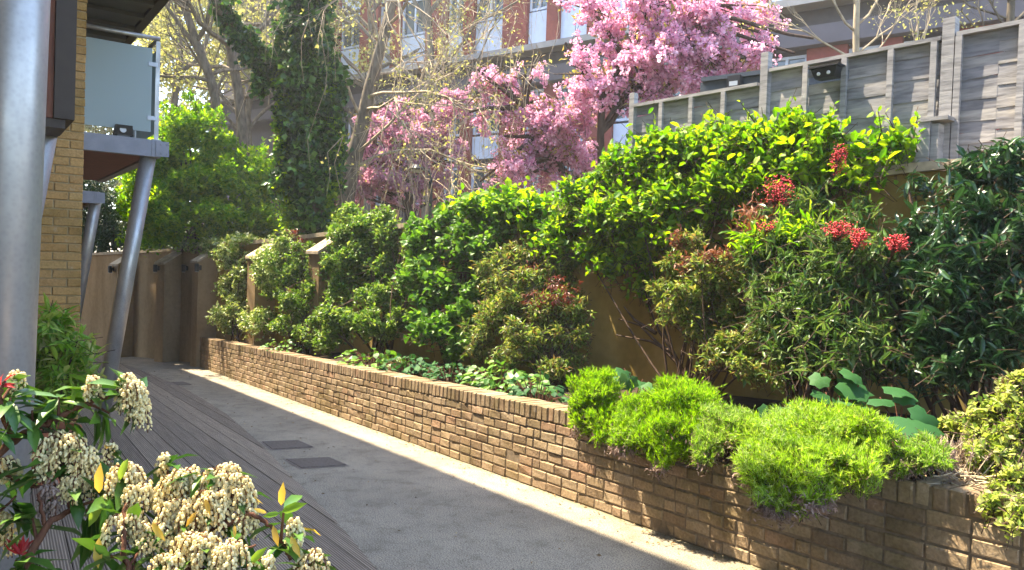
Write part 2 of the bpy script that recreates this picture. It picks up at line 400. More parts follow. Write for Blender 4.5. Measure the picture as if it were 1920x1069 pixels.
def sublobes(rng, lobes, n, r=.42):
    r = r*1.2
    out = []
    w = np.array([l[1][0]*l[1][2] for l in lobes]); w = w/w.sum()
    for i in rng.choice(len(lobes), n, p=w):
        c, R = lobes[i]; d = rdirs(rng, 1)[0]
        out.append((c+d*R*rng.uniform(.35, .95), R*r*rng.uniform(.6, 1.25)))
    return out
def foliage(rng, lobes, n, size, aspect, T, k=7, twig=None, up=.35, out=.7, droop=.25, jit=.5, shell=.5, ang=.9, mb=None, stems=None, face=.8, stem_r=.002):
    mb = mb or MB(); nt = max(1, n//k); twig = twig or size*2.2
    w = np.array([l[1][0]*l[1][2] for l in lobes]); w = w/w.sum()
    i = rng.choice(len(lobes), nt, p=w); ext = np.where(rng.uniform(size=nt) < .14, rng.uniform(1.05, 1.55, nt), 1.0)
    C = np.array([l[0] for l in lobes])[i]; R = np.array([l[1] for l in lobes])[i]
    d = rdirs(rng, nt); P = C+d*R*(rng.uniform(shell, 1, nt)**.6*ext)[:, None]
    D = nrm(d*out+V3(0, 0, up)+rng.normal(size=(nt, 3))*jit)
    f = (np.arange(k)+.5)/k
    tl = twig*rng.uniform(.6, 1.25, nt)
    pos = P[:, None]-D[:, None]*(tl[:, None]*(1-f)[None])[..., None]
    a = rng.uniform(0, 2*PI, nt)[:, None]+np.arange(k)[None]*2.4
    ref = np.where(np.abs(D[:, 2:3]) < .9, V3(0, 0, 1), V3(1, 0, 0))
    e1 = nrm(np.cross(D, ref)); e2 = np.cross(D, e1)
    side = np.cos(a)[..., None]*e1[:, None]+np.sin(a)[..., None]*e2[:, None]
    g = (ang*(1-.6*f))[None, :, None]
    X = nrm(D[:, None]*np.cos(g)+side*np.sin(g)+V3(0, 0, -droop)+rng.normal(size=(nt, k, 3))*.15)
    Zr = nrm(D[:, None]*.5+V3(0, 0, face)+rng.normal(size=(nt, k, 3))*.35)
    N = nt*k
    leaves(mb, pos.reshape(-1, 3), X.reshape(-1, 3), Zr.reshape(-1, 3), size*rng.uniform(.45, 1.2, N), aspect*rng.uniform(.8, 1.2, N), T)
    if stems is not None:
        for p, q, l in zip(P, D, tl): stems.tube([p-q*l*1.15, p-q*l*.5, p-q*l*.05], [stem_r*1.4, stem_r, stem_r*.5], 3, False)
    return mb
def stem_to(mb, rng, a, b, r0, r1, sag=.12, n=6, sides=5):
    a = np.asarray(a, float); b = np.asarray(b, float); L_ = np.linalg.norm(b-a)
    m1 = a+(b-a)*.35+V3(0, 0, L_*sag)+rng.normal(size=3)*L_*.06; m2 = a+(b-a)*.7+V3(0, 0, L_*sag*.6)+rng.normal(size=3)*L_*.05
    t = np.linspace(0, 1, n)[:, None]
    p = (1-t)**3*a+3*(1-t)**2*t*m1+3*(1-t)*t*t*m2+t**3*b
    mb.tube(p, np.linspace(r0, r1, n), sides, False); return p
def grow(mb, rng, p, d, Lg, r, lev, tips, kids=4, spread=.6, upb=.1, wob=.12, shrink=.62, sides=(7, 5, 4, 3, 3), seg=5, droop=0.0, rr=.55):
    """a limb that wanders and splits; ends go to tips"""
    pts = [np.asarray(p, float)]; d = nrm(d)
    for i in range(seg):
        d = nrm(d+rng.normal(size=3)*wob+V3(0, 0, upb-droop*(i/seg)))
        pts.append(pts[-1]+d*Lg/seg)
    pts = np.array(pts)
    mb.tube(pts, np.linspace(r, r*(.5 if lev else .25), seg+1), sides[min(len(sides)-1, max(0, 4-lev))] if lev < 4 else sides[0], False)
    if lev == 0:
        tips.append((pts[-1], d)); tips.append((pts[-2], d)); return
    for q in range(kids):
        f = rng.uniform(.35, 1.0) if q else 1.0
        i = min(seg-1, int(f*seg)); b = pts[i]+(pts[i+1]-pts[i])*(f*seg-i)
        nd = nrm(d+nrm(np.cross(d, rdirs(rng, 1)[0]))*spread*rng.uniform(.6, 1.5))
        grow(mb, rng, b, nd, Lg*shrink*rng.uniform(.7, 1.2), r*rr*rng.uniform(.8, 1.1), lev-1, tips, kids, spread, upb, wob, shrink, sides, max(3, seg-1), droop, rr)

# ------------------------------------------------------------------ ground, path, deck
mb = MB(); q = 60
mb.add([W(-40, -q)-GN*.03, W(-40, q)-GN*.03, W(100, q)-GN*.03, W(100, -q)-GN*.03], np.array([[0, 1, 2, 3]]))
struct(mb, 'ground', M['earth'])
FR = [UD, NH, GN]
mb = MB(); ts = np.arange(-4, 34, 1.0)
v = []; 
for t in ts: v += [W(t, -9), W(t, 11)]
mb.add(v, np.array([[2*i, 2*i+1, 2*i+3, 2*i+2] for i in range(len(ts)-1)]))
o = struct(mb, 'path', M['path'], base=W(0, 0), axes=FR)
edge_px = [(900, 1290), (705, 1069), (640, 990), (537, 885), (487, 832), (425, 778), (345, 728), (262, 694), (215, 678)]
ed = np.array([TN(G(*p)) for p in edge_px]); ed = ed[np.argsort(ed[:, 1])]
def edge_t(n): return float(np.interp(n, ed[:, 1], ed[:, 0]))
def edge_n(t): return float(np.interp(t, ed[np.argsort(ed[:, 0]), 0], ed[np.argsort(ed[:, 0]), 1]))
mb = MB(); n = -2.6; rng = np.random.default_rng(5)
BW = .145
while n < ed[-1, 1]:
    n1 = n+BW-.006
    # boards run along the ramp; the outer ones are cut by the curved edge
    tt = np.linspace(-3, 22, 420)
    en = np.array([edge_n(t) for t in tt])
    inside = en > n+.004
    idx = np.where(inside)[0]
    if len(idx) > 1:
        runs = np.split(idx, np.where(np.diff(idx) > 1)[0]+1)
        for rn in runs:
            if len(rn) < 2: continue
            vs = []; off = rng.uniform(.010, .0125)
            for i in rn:
                vs += [W(tt[i], n)+GN*off, W(tt[i], max(n+.002, min(n1, en[i])))+GN*off]
            m = len(rn)
            mb.add(vs, np.array([[2*i+1, 2*i, 2*i+2, 2*i+3] for i in range(m-1)]))
    n += BW
o = struct(mb, 'deck', M['deck'], base=W(0, 0)+GN*.001, axes=FR)
mb = MB(); vs = []
for t in np.linspace(-3, 22, 60): vs += [W(t, -2.7)+GN*.005, W(t, edge_n(t)-.012)+GN*.005]
mb.add(vs, np.array([[2*i+1, 2*i, 2*i+2, 2*i+3] for i in range(59)]))
struct(mb, 'deck_underlay', M['soil'])

def cover(px4, label):
    c = [G(*p) for p in px4]; ctr = sum(c)/4
    r = thing('inspection_cover', label, 'manhole cover', ctr, 'iron covers in the path')
    mb = MB(); e = GN*.006; inner = [p+(ctr-p)*.1 for p in c]
    mb.add([p+GN*.004 for p in c]+[p+e for p in inner], np.array([[0,1,5,4],[1,2,6,5],[2,3,7,6],[3,0,4,7]])[:, ::-1])
    build(mb, 'frame', M['grille'], r)
    mb = MB()
    for i in range(16):
        a, b = i/16+.01, (i+1)/16-.012
        p0, p1 = inner[0]+(inner[3]-inner[0])*a, inner[1]+(inner[2]-inner[1])*a
        p2, p3 = inner[1]+(inner[2]-inner[1])*b, inner[0]+(inner[3]-inner[0])*b
        mb.hexa([p0+e*.8, p1+e*.8, p2+e*.8, p3+e*.8, p0+e*1.9, p1+e*1.9, p2+e*1.9, p3+e*1.9])
    build(mb, 'grating', M['grille'], r)
cover([(530, 862), (618, 858), (656, 874), (562, 880)], 'larger dark ribbed iron cover set in the path, the nearest one')
cover([(487, 829), (560, 826), (592, 840), (508, 845)], 'smaller dark ribbed iron cover just behind the largest path cover')
cover([(302, 718), (345, 716), (362, 722), (314, 724)], 'far small iron cover in the shaded path near the far wall')

# ------------------------------------------------------------------ brick planter wall
def brick(mb, o, a, b, c, rng, ch=.006, j=.0032):
    """brick with chamfered front (face normal c) : origin o, edges a (length), b (height), c outward"""
    La, Lb = np.linalg.norm(a), np.linalg.norm(b); ua, ub, uc = a/La, b/Lb, nrm(c); d = np.linalg.norm(c)
    o = o+uc*rng.normal()*.0022
    J = lambda: rng.normal(size=3)*j
    bk = [o, o+a, o+a+b, o+b]
    md = [p+uc*(d-ch)+J()*.5 for p in bk]
    fr = [o+ua*ch+ub*ch+uc*d+J()*.7, o+a-ua*ch+ub*ch+uc*d+J()*.7, o+a+b-ua*ch-ub*ch+uc*d+J()*.7, o+b+ua*ch-ub*ch+uc*d+J()*.7]
    mb.add(bk+md+fr, np.array([[0,1,5,4],[1,2,6,5],[2,3,7,6],[3,0,4,7],[4,5,9,8],[5,6,10,9],[6,7,11,10],[7,4,8,11],[8,9,10,11],[3,2,1,0]]))
tEnd = np.dot(onwall(360, 640), UH); tBeg = -1.2
wall = thing('planter_wall', 'long low brown brick planter wall running down beside the path', 'brick wall', W(5, NWALL))
rng = np.random.default_rng(1)
DIRT = -NH
mb = MB(); CH = .075; zc = 7*CH
for row in range(7):
    t = tBeg - (row % 2)*.095
    while t < tEnd-.02:
        ln = .180
        if rng.uniform() < .14: ln = .085
        l2 = min(ln, tEnd-t)
        if l2 > .03:
            wv = rng.normal()*.0015
            brick(mb, W(t, NWALL+.012, row*CH+.006+wv), UD*l2/np.dot(UD, UH)*1.0 if False else (W(t+l2, 0)-W(t, 0)), V3(0, 0, CH-.012), -NH*.014, rng)
        t += ln+.009
build(mb, 'brick_courses', M['brick'], wall)
mb = MB(); t = tBeg
while t < tEnd:
    brick(mb, W(t, NWALL+.214, zc+.004+rng.normal()*.0022), W(t+.064, 0)-W(t, 0), V3(0, 0, .103), -NH*.218, rng, .006)
    t += .0752
build(mb, 'coping_bricks', M['brick'], wall)
mb = MB()
a, b = W(tBeg, NWALL+.0050, -.05), W(tEnd, NWALL+.0050, -.05)
mb.box(a, b-a, NH*.2, V3(0, 0, .05+zc+.004)); 
a, b = W(tBeg, NWALL+.0035, zc+.0045), W(tEnd, NWALL+.0035, zc+.0045)
mb.box(a, b-a, NH*.196, V3(0, 0, .094))
build(mb, 'mortar_core', M['mortar'], wall)
WTOP = zc+.107

# ------------------------------------------------------------------ tall rendered wall with buttresses
def tallpt(s, off=0.0, z=0.0):
    """s >= 0 along the main run, s < 0 along the far run"""
    p = (C0+WD*s+WN*off) if s >= 0 else (C0+FD*(-s)+FN*off)
    return V3(p[0], p[1], z)
def talltop(s): return top_main(s) if s >= 0 else top_far(-s)
tw = thing('retaining_wall', 'tall ochre rendered retaining wall with buttresses behind the planter', 'rendered wall', tallpt(6, 0, gz(*tallpt(6)[:2])))
bis = nrm(WN+FN); bis = bis/np.dot(bis, WN)
def run(mb, ss, o0, o1, z0f, z1f):
    v = []
    for s in ss:
        if abs(s) < 1e-6: a = C0+bis*o0; b = C0+bis*o1
        else: a = tallpt(s, o0); b = tallpt(s, o1)
        z0, z1 = z0f(s, b), z1f(s)
        v += [V3(a[0], a[1], z0), V3(b[0], b[1], z0), V3(b[0], b[1], z1), V3(a[0], a[1], z1)]
    k = len(ss); f = []
    for i in range(k-1):
        for j in range(4):
            j2 = (j+1) % 4; f.append([4*i+j, 4*i+j2, 4*i+4+j2, 4*i+4+j])
    f += [[3, 2, 1, 0], [4*k-4, 4*k-3, 4*k-2, 4*k-1]]
    mb.add(v, np.array(f)[:, ::-1])
SW = 19.0
mb = MB(); run(mb, [-12, -6, 0], -.3, 0, lambda s, p: gz(p[0], p[1])-.2, lambda s: talltop(s)-.06)
build(mb, 'far_run', M['farrender'], tw)
mb = MB(); run(mb, [1e-4, 3, 6, 9, 12, 15, SW], -.3, 0, lambda s, p: gz(p[0], p[1])-.2, lambda s: talltop(s)-.06)
build(mb, 'main_run', M['render'], tw)
cs = list(np.arange(-12, 0, .9))+[0]+list(np.arange(.9, SW, .9))
mb = MB(); rng = np.random.default_rng(8)
for i in range(len(cs)-1):
    dz = rng.normal()*.004
    e = .012
    s0, s1 = cs[i], cs[i+1]
    if s0 < 0 and s1 <= 0: s1_ = s1-e if s1 < 0 else 0
    else: s1_ = s1-e
    run(mb, [s0, s1_], -.34, .06, lambda s, p: talltop(s)-.058+dz, lambda s: talltop(s)+.01+dz)
build(mb, 'coping', M['coping'], tw)
def buttress(s, w=.36, pr=.40, far=False, z0=None):
    mb = MB(); zt = talltop(s)-.10
    n_ = FN if s < 0 else WN; d_ = -FD if s < 0 else WD
    p = tallpt(s, 0)
    zb = gz(*(p+n_*pr)[:2])-.1
    P = lambda a, b, z: V3(*(p+d_*a+n_*b)[:2], z)
    v = [P(-w/2, .002, zb), P(w/2, .002, zb), P(w/2, pr, zb), P(-w/2, pr, zb), P(-w/2, .002, zt), P(w/2, .002, zt), P(w/2, pr, zt-.26), P(-w/2, pr, zt-.26)]
    mb.hexa(v)
    build(mb, 'buttress', M['farrender'], tw)
    mb = MB(); u = V3(0, 0, .045)
    v2 = [P(-w/2-.03, .003, zt+.003), P(w/2+.03, .003, zt+.003), P(w/2+.03, pr+.04, zt-.275), P(-w/2-.03, pr+.04, zt-.275)]
    mb.hexa(v2+[a+u for a in v2])
    build(mb, 'buttress_cap', M['coping'], tw)
def sfar(px, py, off=0): return -np.dot(onfar(px, py, off)-C0, FD)
def smain(px, py, off=0): return np.dot(ontall(px, py, off)-C0, WD)
bs = [sfar(213, 520, .42), sfar(299, 520, .42), sfar(378, 520, .42), smain(476, 520, .35), smain(594, 480, .35)]
for s in bs: buttress(s)
def wall_light(px, py, s, off, label):
    n_ = FN if s < 0 else WN; d_ = -FD if s < 0 else WD
    p = plane_hit(px, py, C0+n_*off, n_)
    r = thing('wall_light', label, 'wall light', p, 'black lights on the far wall')
    mb = MB(); mb.cbox(p+n_*.012, d_*.07, V3(0, 0, .10), n_*.022); build(mb, 'back_plate', M['black'], r)
    mb = MB(); mb.lathe(p+n_*.085-V3(0, 0, .085), [(.02, 0), (.045, .006), (.047, .15), (.04, .165), (.012, .17)], sides=12)
    mb.cbox(p+n_*.045+V3(0, 0, .0), d_*.024, V3(0, 0, .03), n_*.05); build(mb, 'lamp_body', M['black'], r, smooth=False)
    mb = MB(); mb.lathe(p+n_*.085-V3(0, 0, .093), [(.036, 0), (.036, .006)], sides=12); build(mb, 'lens', M['lens'], r)
wall_light(213, 505, bs[0], .42, 'black wall light on the dark buttress nearest the pillar')
wall_light(298, 503, bs[1], .42, 'black wall light on the middle buttress of the far wall')
wall_light(351, 503, -.5, 0, 'black wall light on the flat wall between two buttresses')
wall_light(377, 502, bs[2], .42, 'black wall light on the buttress at the end of the planter')
# planter soil and the raised ground behind the wall
mb = MB(); v = []
ss = np.linspace(0.2, SW, 24)
for s in ss:
    p = tallpt(s, -.1); t, n = TN(p); v += [W(t, NWALL+.20, WTOP-.10), W(t, max(n, NWALL+.21), WTOP-.04)]
mb.add(v, np.array([[2*i, 2*i+2, 2*i+3, 2*i+1] for i in range(len(ss)-1)])[:, ::-1])
struct(mb, 'planter_soil', M['soil'])
mb = MB(); rr = []
for s in [-12, -6, 0, 4, 8, 12, 16, SW]:
    p = tallpt(s, -.2) if s else C0-bis*.2
    rr.append(p)
bd = nrm(V3(.35, 1, 0))
v = []
for p, s in zip(rr, [-12, -6, 0, 4, 8, 12, 16, SW]):
    z = talltop(s)-.35
    for k in (0, 8, 30, 62): v.append(V3(p[0]+bd[0]*k, p[1]+bd[1]*k, z if k == 0 else min(z, 1.6)))
mb.add(v, np.array([[4*i+j, 4*i+j+1, 4*i+5+j, 4*i+4+j] for i in range(7) for j in range(3)]))
struct(mb, 'raised_ground', M['earth'])

# ------------------------------------------------------------------ timber fence on the wall
FO = -.16
def fz(px, py): return ontall(px, py, FO)[2]
def fs(px): return np.dot(ontall(px, 200, FO)-C0, WD)
rng = np.random.default_rng(12)
def fencepost(s, z0, z1, w, parent, name='post'):
    mb = MB(); p = tallpt(s, FO+.02); mb.cbox(V3(p[0], p[1], (z0+z1)/2), WD*w, WN*w, V3(0, 0, z1-z0)); return build(mb, name, M['fence'], parent)
fence = thing('timber_fence', 'weathered grey overlapped timber fence stepping up along the top of the wall', 'fence', tallpt(15, FO, talltop(15)))
def panel(px0, px1, ztop, battens, hole=None, dz=0.0, courses=13):
    s0, s1 = fs(px0), fs(px1); zb = talltop(s0)-.1
    mb = MB(); H_ = (ztop-zb)/courses
    for i in range(courses):
        z = zb+i*H_; k = 4
        cuts = np.linspace(s0, s1, k+1)
        tilt = rng.normal()*.003; wavy = rng.normal(size=k+1)*.004
        for j in range(k):
            if hole and i == courses-2 and j == hole: continue
            a, b = cuts[j], cuts[j+1]
            pa, pb = tallpt(a, FO), tallpt(b, FO)
            za, zb2 = z+tilt+wavy[j], z-tilt+wavy[j+1]
            h = H_*1.03; off = WN*(.003*((i+j) % 2)+.0015*((j//1) % 3)+rng.uniform()*.0008)
            up = V3(0, 0, h); lean = -WN*.002
            v = []
            for p_, z_ in ((pa, za), (pb, zb2)):
                q0 = V3(p_[0], p_[1], z_)+WN*.018+off; q1 = q0+up+lean
                v += [q0, q1]
            th = -WN*.012
            mb.hexa([v[0], v[2], v[2]+th, v[0]+th, v[1], v[3], v[3]+th, v[1]+th])
    build(mb, 'overlapped_boards', M['fence'], fence)
    for pxb in battens:
        s = fs(pxb); p = tallpt(s, FO+.05); mb = MB()
        mb.cbox(V3(p[0], p[1], (zb+ztop)/2), WD*.045, WN*.032, V3(0, 0, ztop-zb+.01)); build(mb, 'batten', M['fence'], fence)
    mb = MB(); a, b = tallpt(s0, FO+.03, ztop+.006), tallpt(s1, FO+.03, ztop+.006)
    mb.box(a-WN*.05, b-a, WN*.085, V3(0, 0, .03)); build(mb, 'capping_rail', M['fence'], fence)
zt1 = fz(1310, 184); zt2 = fz(1605, 110); zt3 = fz(1850, 63)
panel(1196, 1425, zt1, [1246, 1302, 1362], courses=12)
panel(1446, 1764, zt2, [1514, 1586, 1672, 1752], hole=1)
panel(1793, 2140, zt3, [1798, 1916, 2040])
for px, py, w in ((1190, 176, .075), (1436, 101, .085), (1778, 38, .10), (2150, 10, .10)):
    s = fs(px); fencepost(s, talltop(s)-.05, fz(px, py), w*.85, fence)
# short boxed post stump in front of the tall post
s = fs(1752); p = tallpt(s, .0); r = thing('stub_post', 'short boxed grey timber post standing on the wall coping beside the tall fence post', 'post', V3(p[0], p[1], talltop(s)))
mb = MB(); z1 = ontall(1752, 226, 0)[2]; z0 = talltop(s)
mb.cbox(V3(p[0], p[1], (z0+z1)/2), WD*.09, WN*.05, V3(0, 0, z1-z0)); build(mb, 'face_board', M['fence'], r)
mb = MB(); q = p+WD*.075-WN*.05; mb.cbox(V3(q[0], q[1], (z0+z1)/2-.01), WD*.05, WN*.12, V3(0, 0, z1-z0-.03)); build(mb, 'side_board', M['fence'], r)
mb = MB(); mb.cbox(V3(q[0], q[1], z1+.008), WD*.19, WN*.17, V3(0, 0, .028)); build(mb, 'cap', M['fence'], r)
# black twin spotlight fixed in the hole of the fence
p = ontall(1552, 139, FO+.10)
r = thing('twin_spotlight', 'black twin spotlight box fixed through the broken boards of the fence', 'floodlight', p)
mb = MB(); mb.hexa([p+WD*a*.6+WN*b*.8+V3(0, 0, c*.7) for a, b, c in ((-.15, -.08, -.05), (-.15, .06, -.05), (.13, .06, -.05), (.13, -.08, -.05), (-.19, -.08, .06), (-.19, .09, .06), (.18, .09, .06), (.18, -.08, .06))])
build(mb, 'housing', M['black'], r)
for a in (-.045, .04):
    mb = MB(); mb.lathe(p+WD*a+WN*.06+V3(0, 0, -.005), [(.014, 0), (.016, .01), (.01, .016)], WN, 10); build(mb, 'lamp', M['lens'], r)
mb = MB(); mb.cbox(p+WN*.005+V3(0, 0, .052), WD*.26, WN*.17, V3(0, 0, .014)); build(mb, 'lid', M['black'], r)
# ------------------------------------------------------------------ apartment building on the left
BU = nrm(V3(*(ray(-84, 465)[:2]), 0)); BN = V3(BU[1], -BU[0], 0)
Z = V3(0, 0, 1)
bld = thing('apartment_building', 'yellow brick apartment building with balconies on leaning steel columns at the left of the path', 'building', U(60, 560, 7.1)*V3(1, 1, 0)+V3(0, 0, gz(*U(60, 560, 7.1)[:2])))
rng = np.random.default_rng(21)
pc = U(152, 500, 6.8); pc[2] = gz(pc[0], pc[1])-.05          # right near foot of the brick pier
PH = 8.2
mb = MB(); z = 0; row = 0
while z < PH:
    x = -(row % 2)*.1125
    while x < 1.3:
        a0, a1 = max(x, 0), min(x+.215, 1.3)
        if a1-a0 > .03:
            o = pc-BN*a1+V3(0, 0, z+.006)
            brick(mb, o, BN*(a1-a0), V3(0, 0, .0655), -BU*.014, rng, .005)
        x += .2255
    z += .075; row += 1
build(mb, 'brick_face', M['stock'], bld)
mb = MB(); mb.box(pc-BN*1.3+BU*.0, BN*1.3-BN*.004, BU*.2, V3(0, 0, PH)); build(mb, 'pier_mortar', M['mortar2'], bld)
def m_wallbrick():
    t = NT('brick_side_wall'); t.set(.9, 0, .15)
    b = t.new('ShaderNodeTexBrick'); b.inputs['Scale'].default_value = 1; b.inputs['Brick Width'].default_value = .225; b.inputs['Row Height'].default_value = .075; b.inputs['Mortar Size'].default_value = .006
    b.inputs['Color1'].default_value = (.40, .27, .12, 1); b.inputs['Color2'].default_value = (.48, .33, .15, 1); b.inputs['Mortar'].default_value = (.33, .25, .14, 1)
    c = t.coord(); sp = t.new('ShaderNodeSeparateXYZ'); t.link(c, sp.inputs[0]); cb = t.new('ShaderNodeCombineXYZ')
    t.link(t.math('ADD', sp.outputs[0], sp.outputs[1]), cb.inputs[0]); t.link(sp.outputs[2], cb.inputs[1]); t.link(cb.outputs[0], b.inputs['Vector']); t.base(b.outputs['Color']); return t.m
M['wallbrick'] = m_wallbrick()
mb = MB(); mb.box(pc-BN*6+BU*.21, BN*6-BN*.006, BU*13, V3(0, 0, PH)); build(mb, 'wall', M['wallbrick'], bld)
# unseen roof, added for its shade: eaves parallel to the path set the edge
EAVE_Z = 8.4
EN = lambda t: .64-(t-8)*.022
mb = MB(); a = W(-9, EN(-9), 0); a[2] = EAVE_Z; b = W(36, EN(36), 0); b[2] = EAVE_Z

d_ = (b-a)/45.0; at = lambda t_: a+d_*(t_+9); zz = V3(0, 0, .25)
mb.box(at(-9), d_*13.4, -NH*5, zz); mb.box(at(4.4)+d_*.001, d_*2.1, -NH*1.55, zz); mb.box(at(4.4)-NH*3.9+d_*.001, d_*2.1, -NH*1.1, zz); mb.box(at(6.5)+d_*.003, d_*29.4, -NH*5, zz); build(mb, 'roof', M['band'], bld)  # opening left in the added roof so sun reaches the foreground flowers
mb = MB(); mb.box(a+NH*.003-V3(0, 0, .08), b-a, NH*.12, V3(0, 0, .16)); build(mb, 'gutter', M['black'], bld)
mb = MB(); mb.box(pc-BN*2.9-BU*9, BN*.25, BU*9, V3(0, 0, PH)); build(mb, 'reflected_wall', M['wallbrick'], bld)  # out of view; added for brown reflections in the near column
mb = MB(); a = W(24.5, .15, 0); a[2] = gz(a[0], a[1])-.2; b = W(40, .15, 0); mb.box(a, V3(b[0]-a[0], b[1]-a[1], 0), -NH*5, V3(0, 0, 10.7-a[2])); build(mb, 'rear_shade_block', M['wallbrick'], bld)  # unseen block, added to shade the far wall and its buttresses
# clad bay nearest the camera
cc = U(140, 225, 5.0); zb = cc[2]
mb = MB(); mb.box(cc-BN*.115, BN*.115, BU*.9, V3(0, 0, EAVE_Z-zb-.1)); build(mb, 'corner_trim', M['darktrim'], bld)
mb = MB(); mb.box(cc-BN*1.6-BU*-.03, BN*1.482, BU*.85, V3(0, 0, EAVE_Z-zb-.1)); build(mb, 'timber_cladding', M['soffit'], bld, axes=[Z, BN, BU])
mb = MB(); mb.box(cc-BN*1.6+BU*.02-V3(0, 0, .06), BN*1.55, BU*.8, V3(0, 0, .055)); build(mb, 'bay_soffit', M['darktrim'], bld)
# balconies
def balcony(corner, depth_n, length, th, rail=True, near=True):
    """corner = top outer near corner of the slab"""
    c = np.asarray(corner, float)
    r = bpy.data.objects.new('balcony', None); COL.objects.link(r); r.parent = bld
    r.location = c-np.array(bld['_b']); r['_b'] = [float(q) for q in c]
    mb = MB(); mb.box(c-BN*.1-Z*th, BN*.1, BU*length, Z*th); mb.box(c-BN*depth_n-Z*th, BN*(depth_n-.103), BU*.1, Z*th)
    mb.box(c-BN*depth_n-Z*.06+BU*.103, BN*(depth_n-.103), BU*(length-.1), Z*.055); build(mb, 'slab_frame', M['slab'], r)
    mb = MB(); mb.box(c-BN*depth_n-Z*(th-.02)+BU*.103, BN*(depth_n-.106), BU*(length-.1), Z*.03); build(mb, 'soffit', M['soffit'], r, axes=[nrm(BN+BU), nrm(BU-BN), Z])
    mb = MB(); mb.cbox(c-BN*.05-BU*.004-Z*th/2+BN*.06, BN*.14, BU*.012, Z*th*.9); 
    for dx in (-.0, .06):
        for dz in (-.05, .05): mb.lathe(c+BN*(dx)-BU*.01-Z*(th/2+dz), [(.012, 0), (.012, .008)], -BU, 8)
    build(mb, 'end_plate', M['slab'], r)
    if not rail: return r
    hr = 1.13
    for dn, du in ((.05, .05), (1.0, .05), (.05, 1.3), (.05, 2.6)):
        mb = MB(); p = c-BN*dn+BU*du; mb.cbox(p+Z*hr/2, BN*.045, BU*.016, Z*hr); mb.cbox(p+Z*.006, BN*.09, BU*.07, Z*.012); build(mb, 'rail_post', M['steel'], r)
    mb = MB(); mb.tube([c-BN*1.08+BU*.05+Z*(hr+.03), c-BN*.03+BU*.05+Z*(hr+.03)], .024, 10); mb.tube([c-BN*.05+BU*.05+Z*(hr+.03), c-BN*.05+BU*(length-.1)+Z*(hr+.03)], .024, 10)
    build(mb, 'handrail', M['steel'], r, smooth=True)
    mb = MB(); mb.box(c-BN*.94+BU*.045+Z*.09, BN*.83, BU*.012, Z*.95); g = build(mb, 'glass_panel', M['frost'], r)
    for dn in (.95, .10):
        for z_ in (.25, .86):
            mb = MB(); mb.cbox(c-BN*dn+BU*.05+Z*z_, BN*.10, BU*.034, Z*.045); 
            build(mb, 'glass_clamp', M['white'], r)
    for k in range(2):
        mb = MB(); mb.box(c-BN*.056+BU*(.12+1.3*k)+Z*.09, BU*1.12, BN*.012, Z*.95); build(mb, 'glass_panel', M['frost'], r)
    return r
c1 = U(303, 264, 8.9)
balcony(c1, 1.75, 4.2, .19)
c2 = U(188, 360, 14.6)
balcony(c2, 1.75, 4.0, .22, rail=False)
# upper balcony, seen from below
e = plane_hit(311, 2, c1, BN)
nb = e-BU*2.6
r = bpy.data.objects.new('upper_balcony', None); COL.objects.link(r); r.parent = bld; r.location = nb-np.array(bld['_b']); r['_b'] = [float(q) for q in nb]
mb = MB(); mb.box(nb-BN*1.9, BN*1.8, BU*9, Z*.2)
for k in range(14): mb.box(nb-BN*1.9+BU*(.3+.6*k)-Z*.05, BN*1.8, BU*.12, Z*.048)
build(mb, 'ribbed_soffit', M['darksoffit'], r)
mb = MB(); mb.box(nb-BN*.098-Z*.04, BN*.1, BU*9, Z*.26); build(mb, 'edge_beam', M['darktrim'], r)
# galvanised columns
def column(a, b, rad):
    mb = MB(); mb.tube([a, (np.asarray(a)+b)/2, b], rad, 28); o = build(mb, 'steel_column', M['steel'], bld, smooth=True)
    for p in o.data.polygons:
        if len(p.vertices) > 4: p.use_smooth = False
    n = np.asarray(a); mb = MB(); mb.lathe(n-GN*.02, [(rad*1.7, 0), (rad*1.7, .035)], GN, 20)
    m = build(mb, 'base_plate', M['steel'], bld)
    return o
def foot(px, py, Y=None): return G(px, py)
a = U(30, 0, 2.62); b_ = U(-12, 1050, 2.62); d = (b_-a); k = (gz(*b_[:2])-b_[2])/d[2]; ft = b_+d*k
ft[2] = gz(ft[0], ft[1]); column(ft, a-d*.9, .1)
column(G(189, 790), U(282, 270, 8.98), .086)
tp = U(181, 366, 14.75); column(G(124, 690), tp, .105)
column(G(-45, 905), U(82, 222, 5.35), .1)
# black floodlight sitting on the balcony slab edge
p = c1-BN*.52+BU*.0+Z*.0+U(232, 258, 8.9)*0
p = plane_hit(231, 263, c1+BU*.03, BU); p[2] = c1[2]
r = thing('floodlight', 'small black floodlight sitting on the balcony slab below the frosted glass', 'floodlight', p)
mb = MB(); mb.hexa([p+BN*a+BU*b+Z*c for a, b, c in ((-.10, -.02, .015), (.10, -.02, .015), (.10, .07, .015), (-.10, .07, .015), (-.085, -.05, .125), (.085, -.05, .125), (.085, .06, .125), (-.085, .06, .125))]); build(mb, 'housing', M['black'], r)
mb = MB(); mb.lathe(p-BU*.036+Z*.07-BN*.01, [(.034, 0), (.034, .008)], nrm(-BU+Z*.25), 12); build(mb, 'lens', M['lens'], r)
mb = MB(); mb.cbox(p+Z*.008, BN*.13, BU*.05, Z*.016); build(mb, 'bracket', M['black'], r)

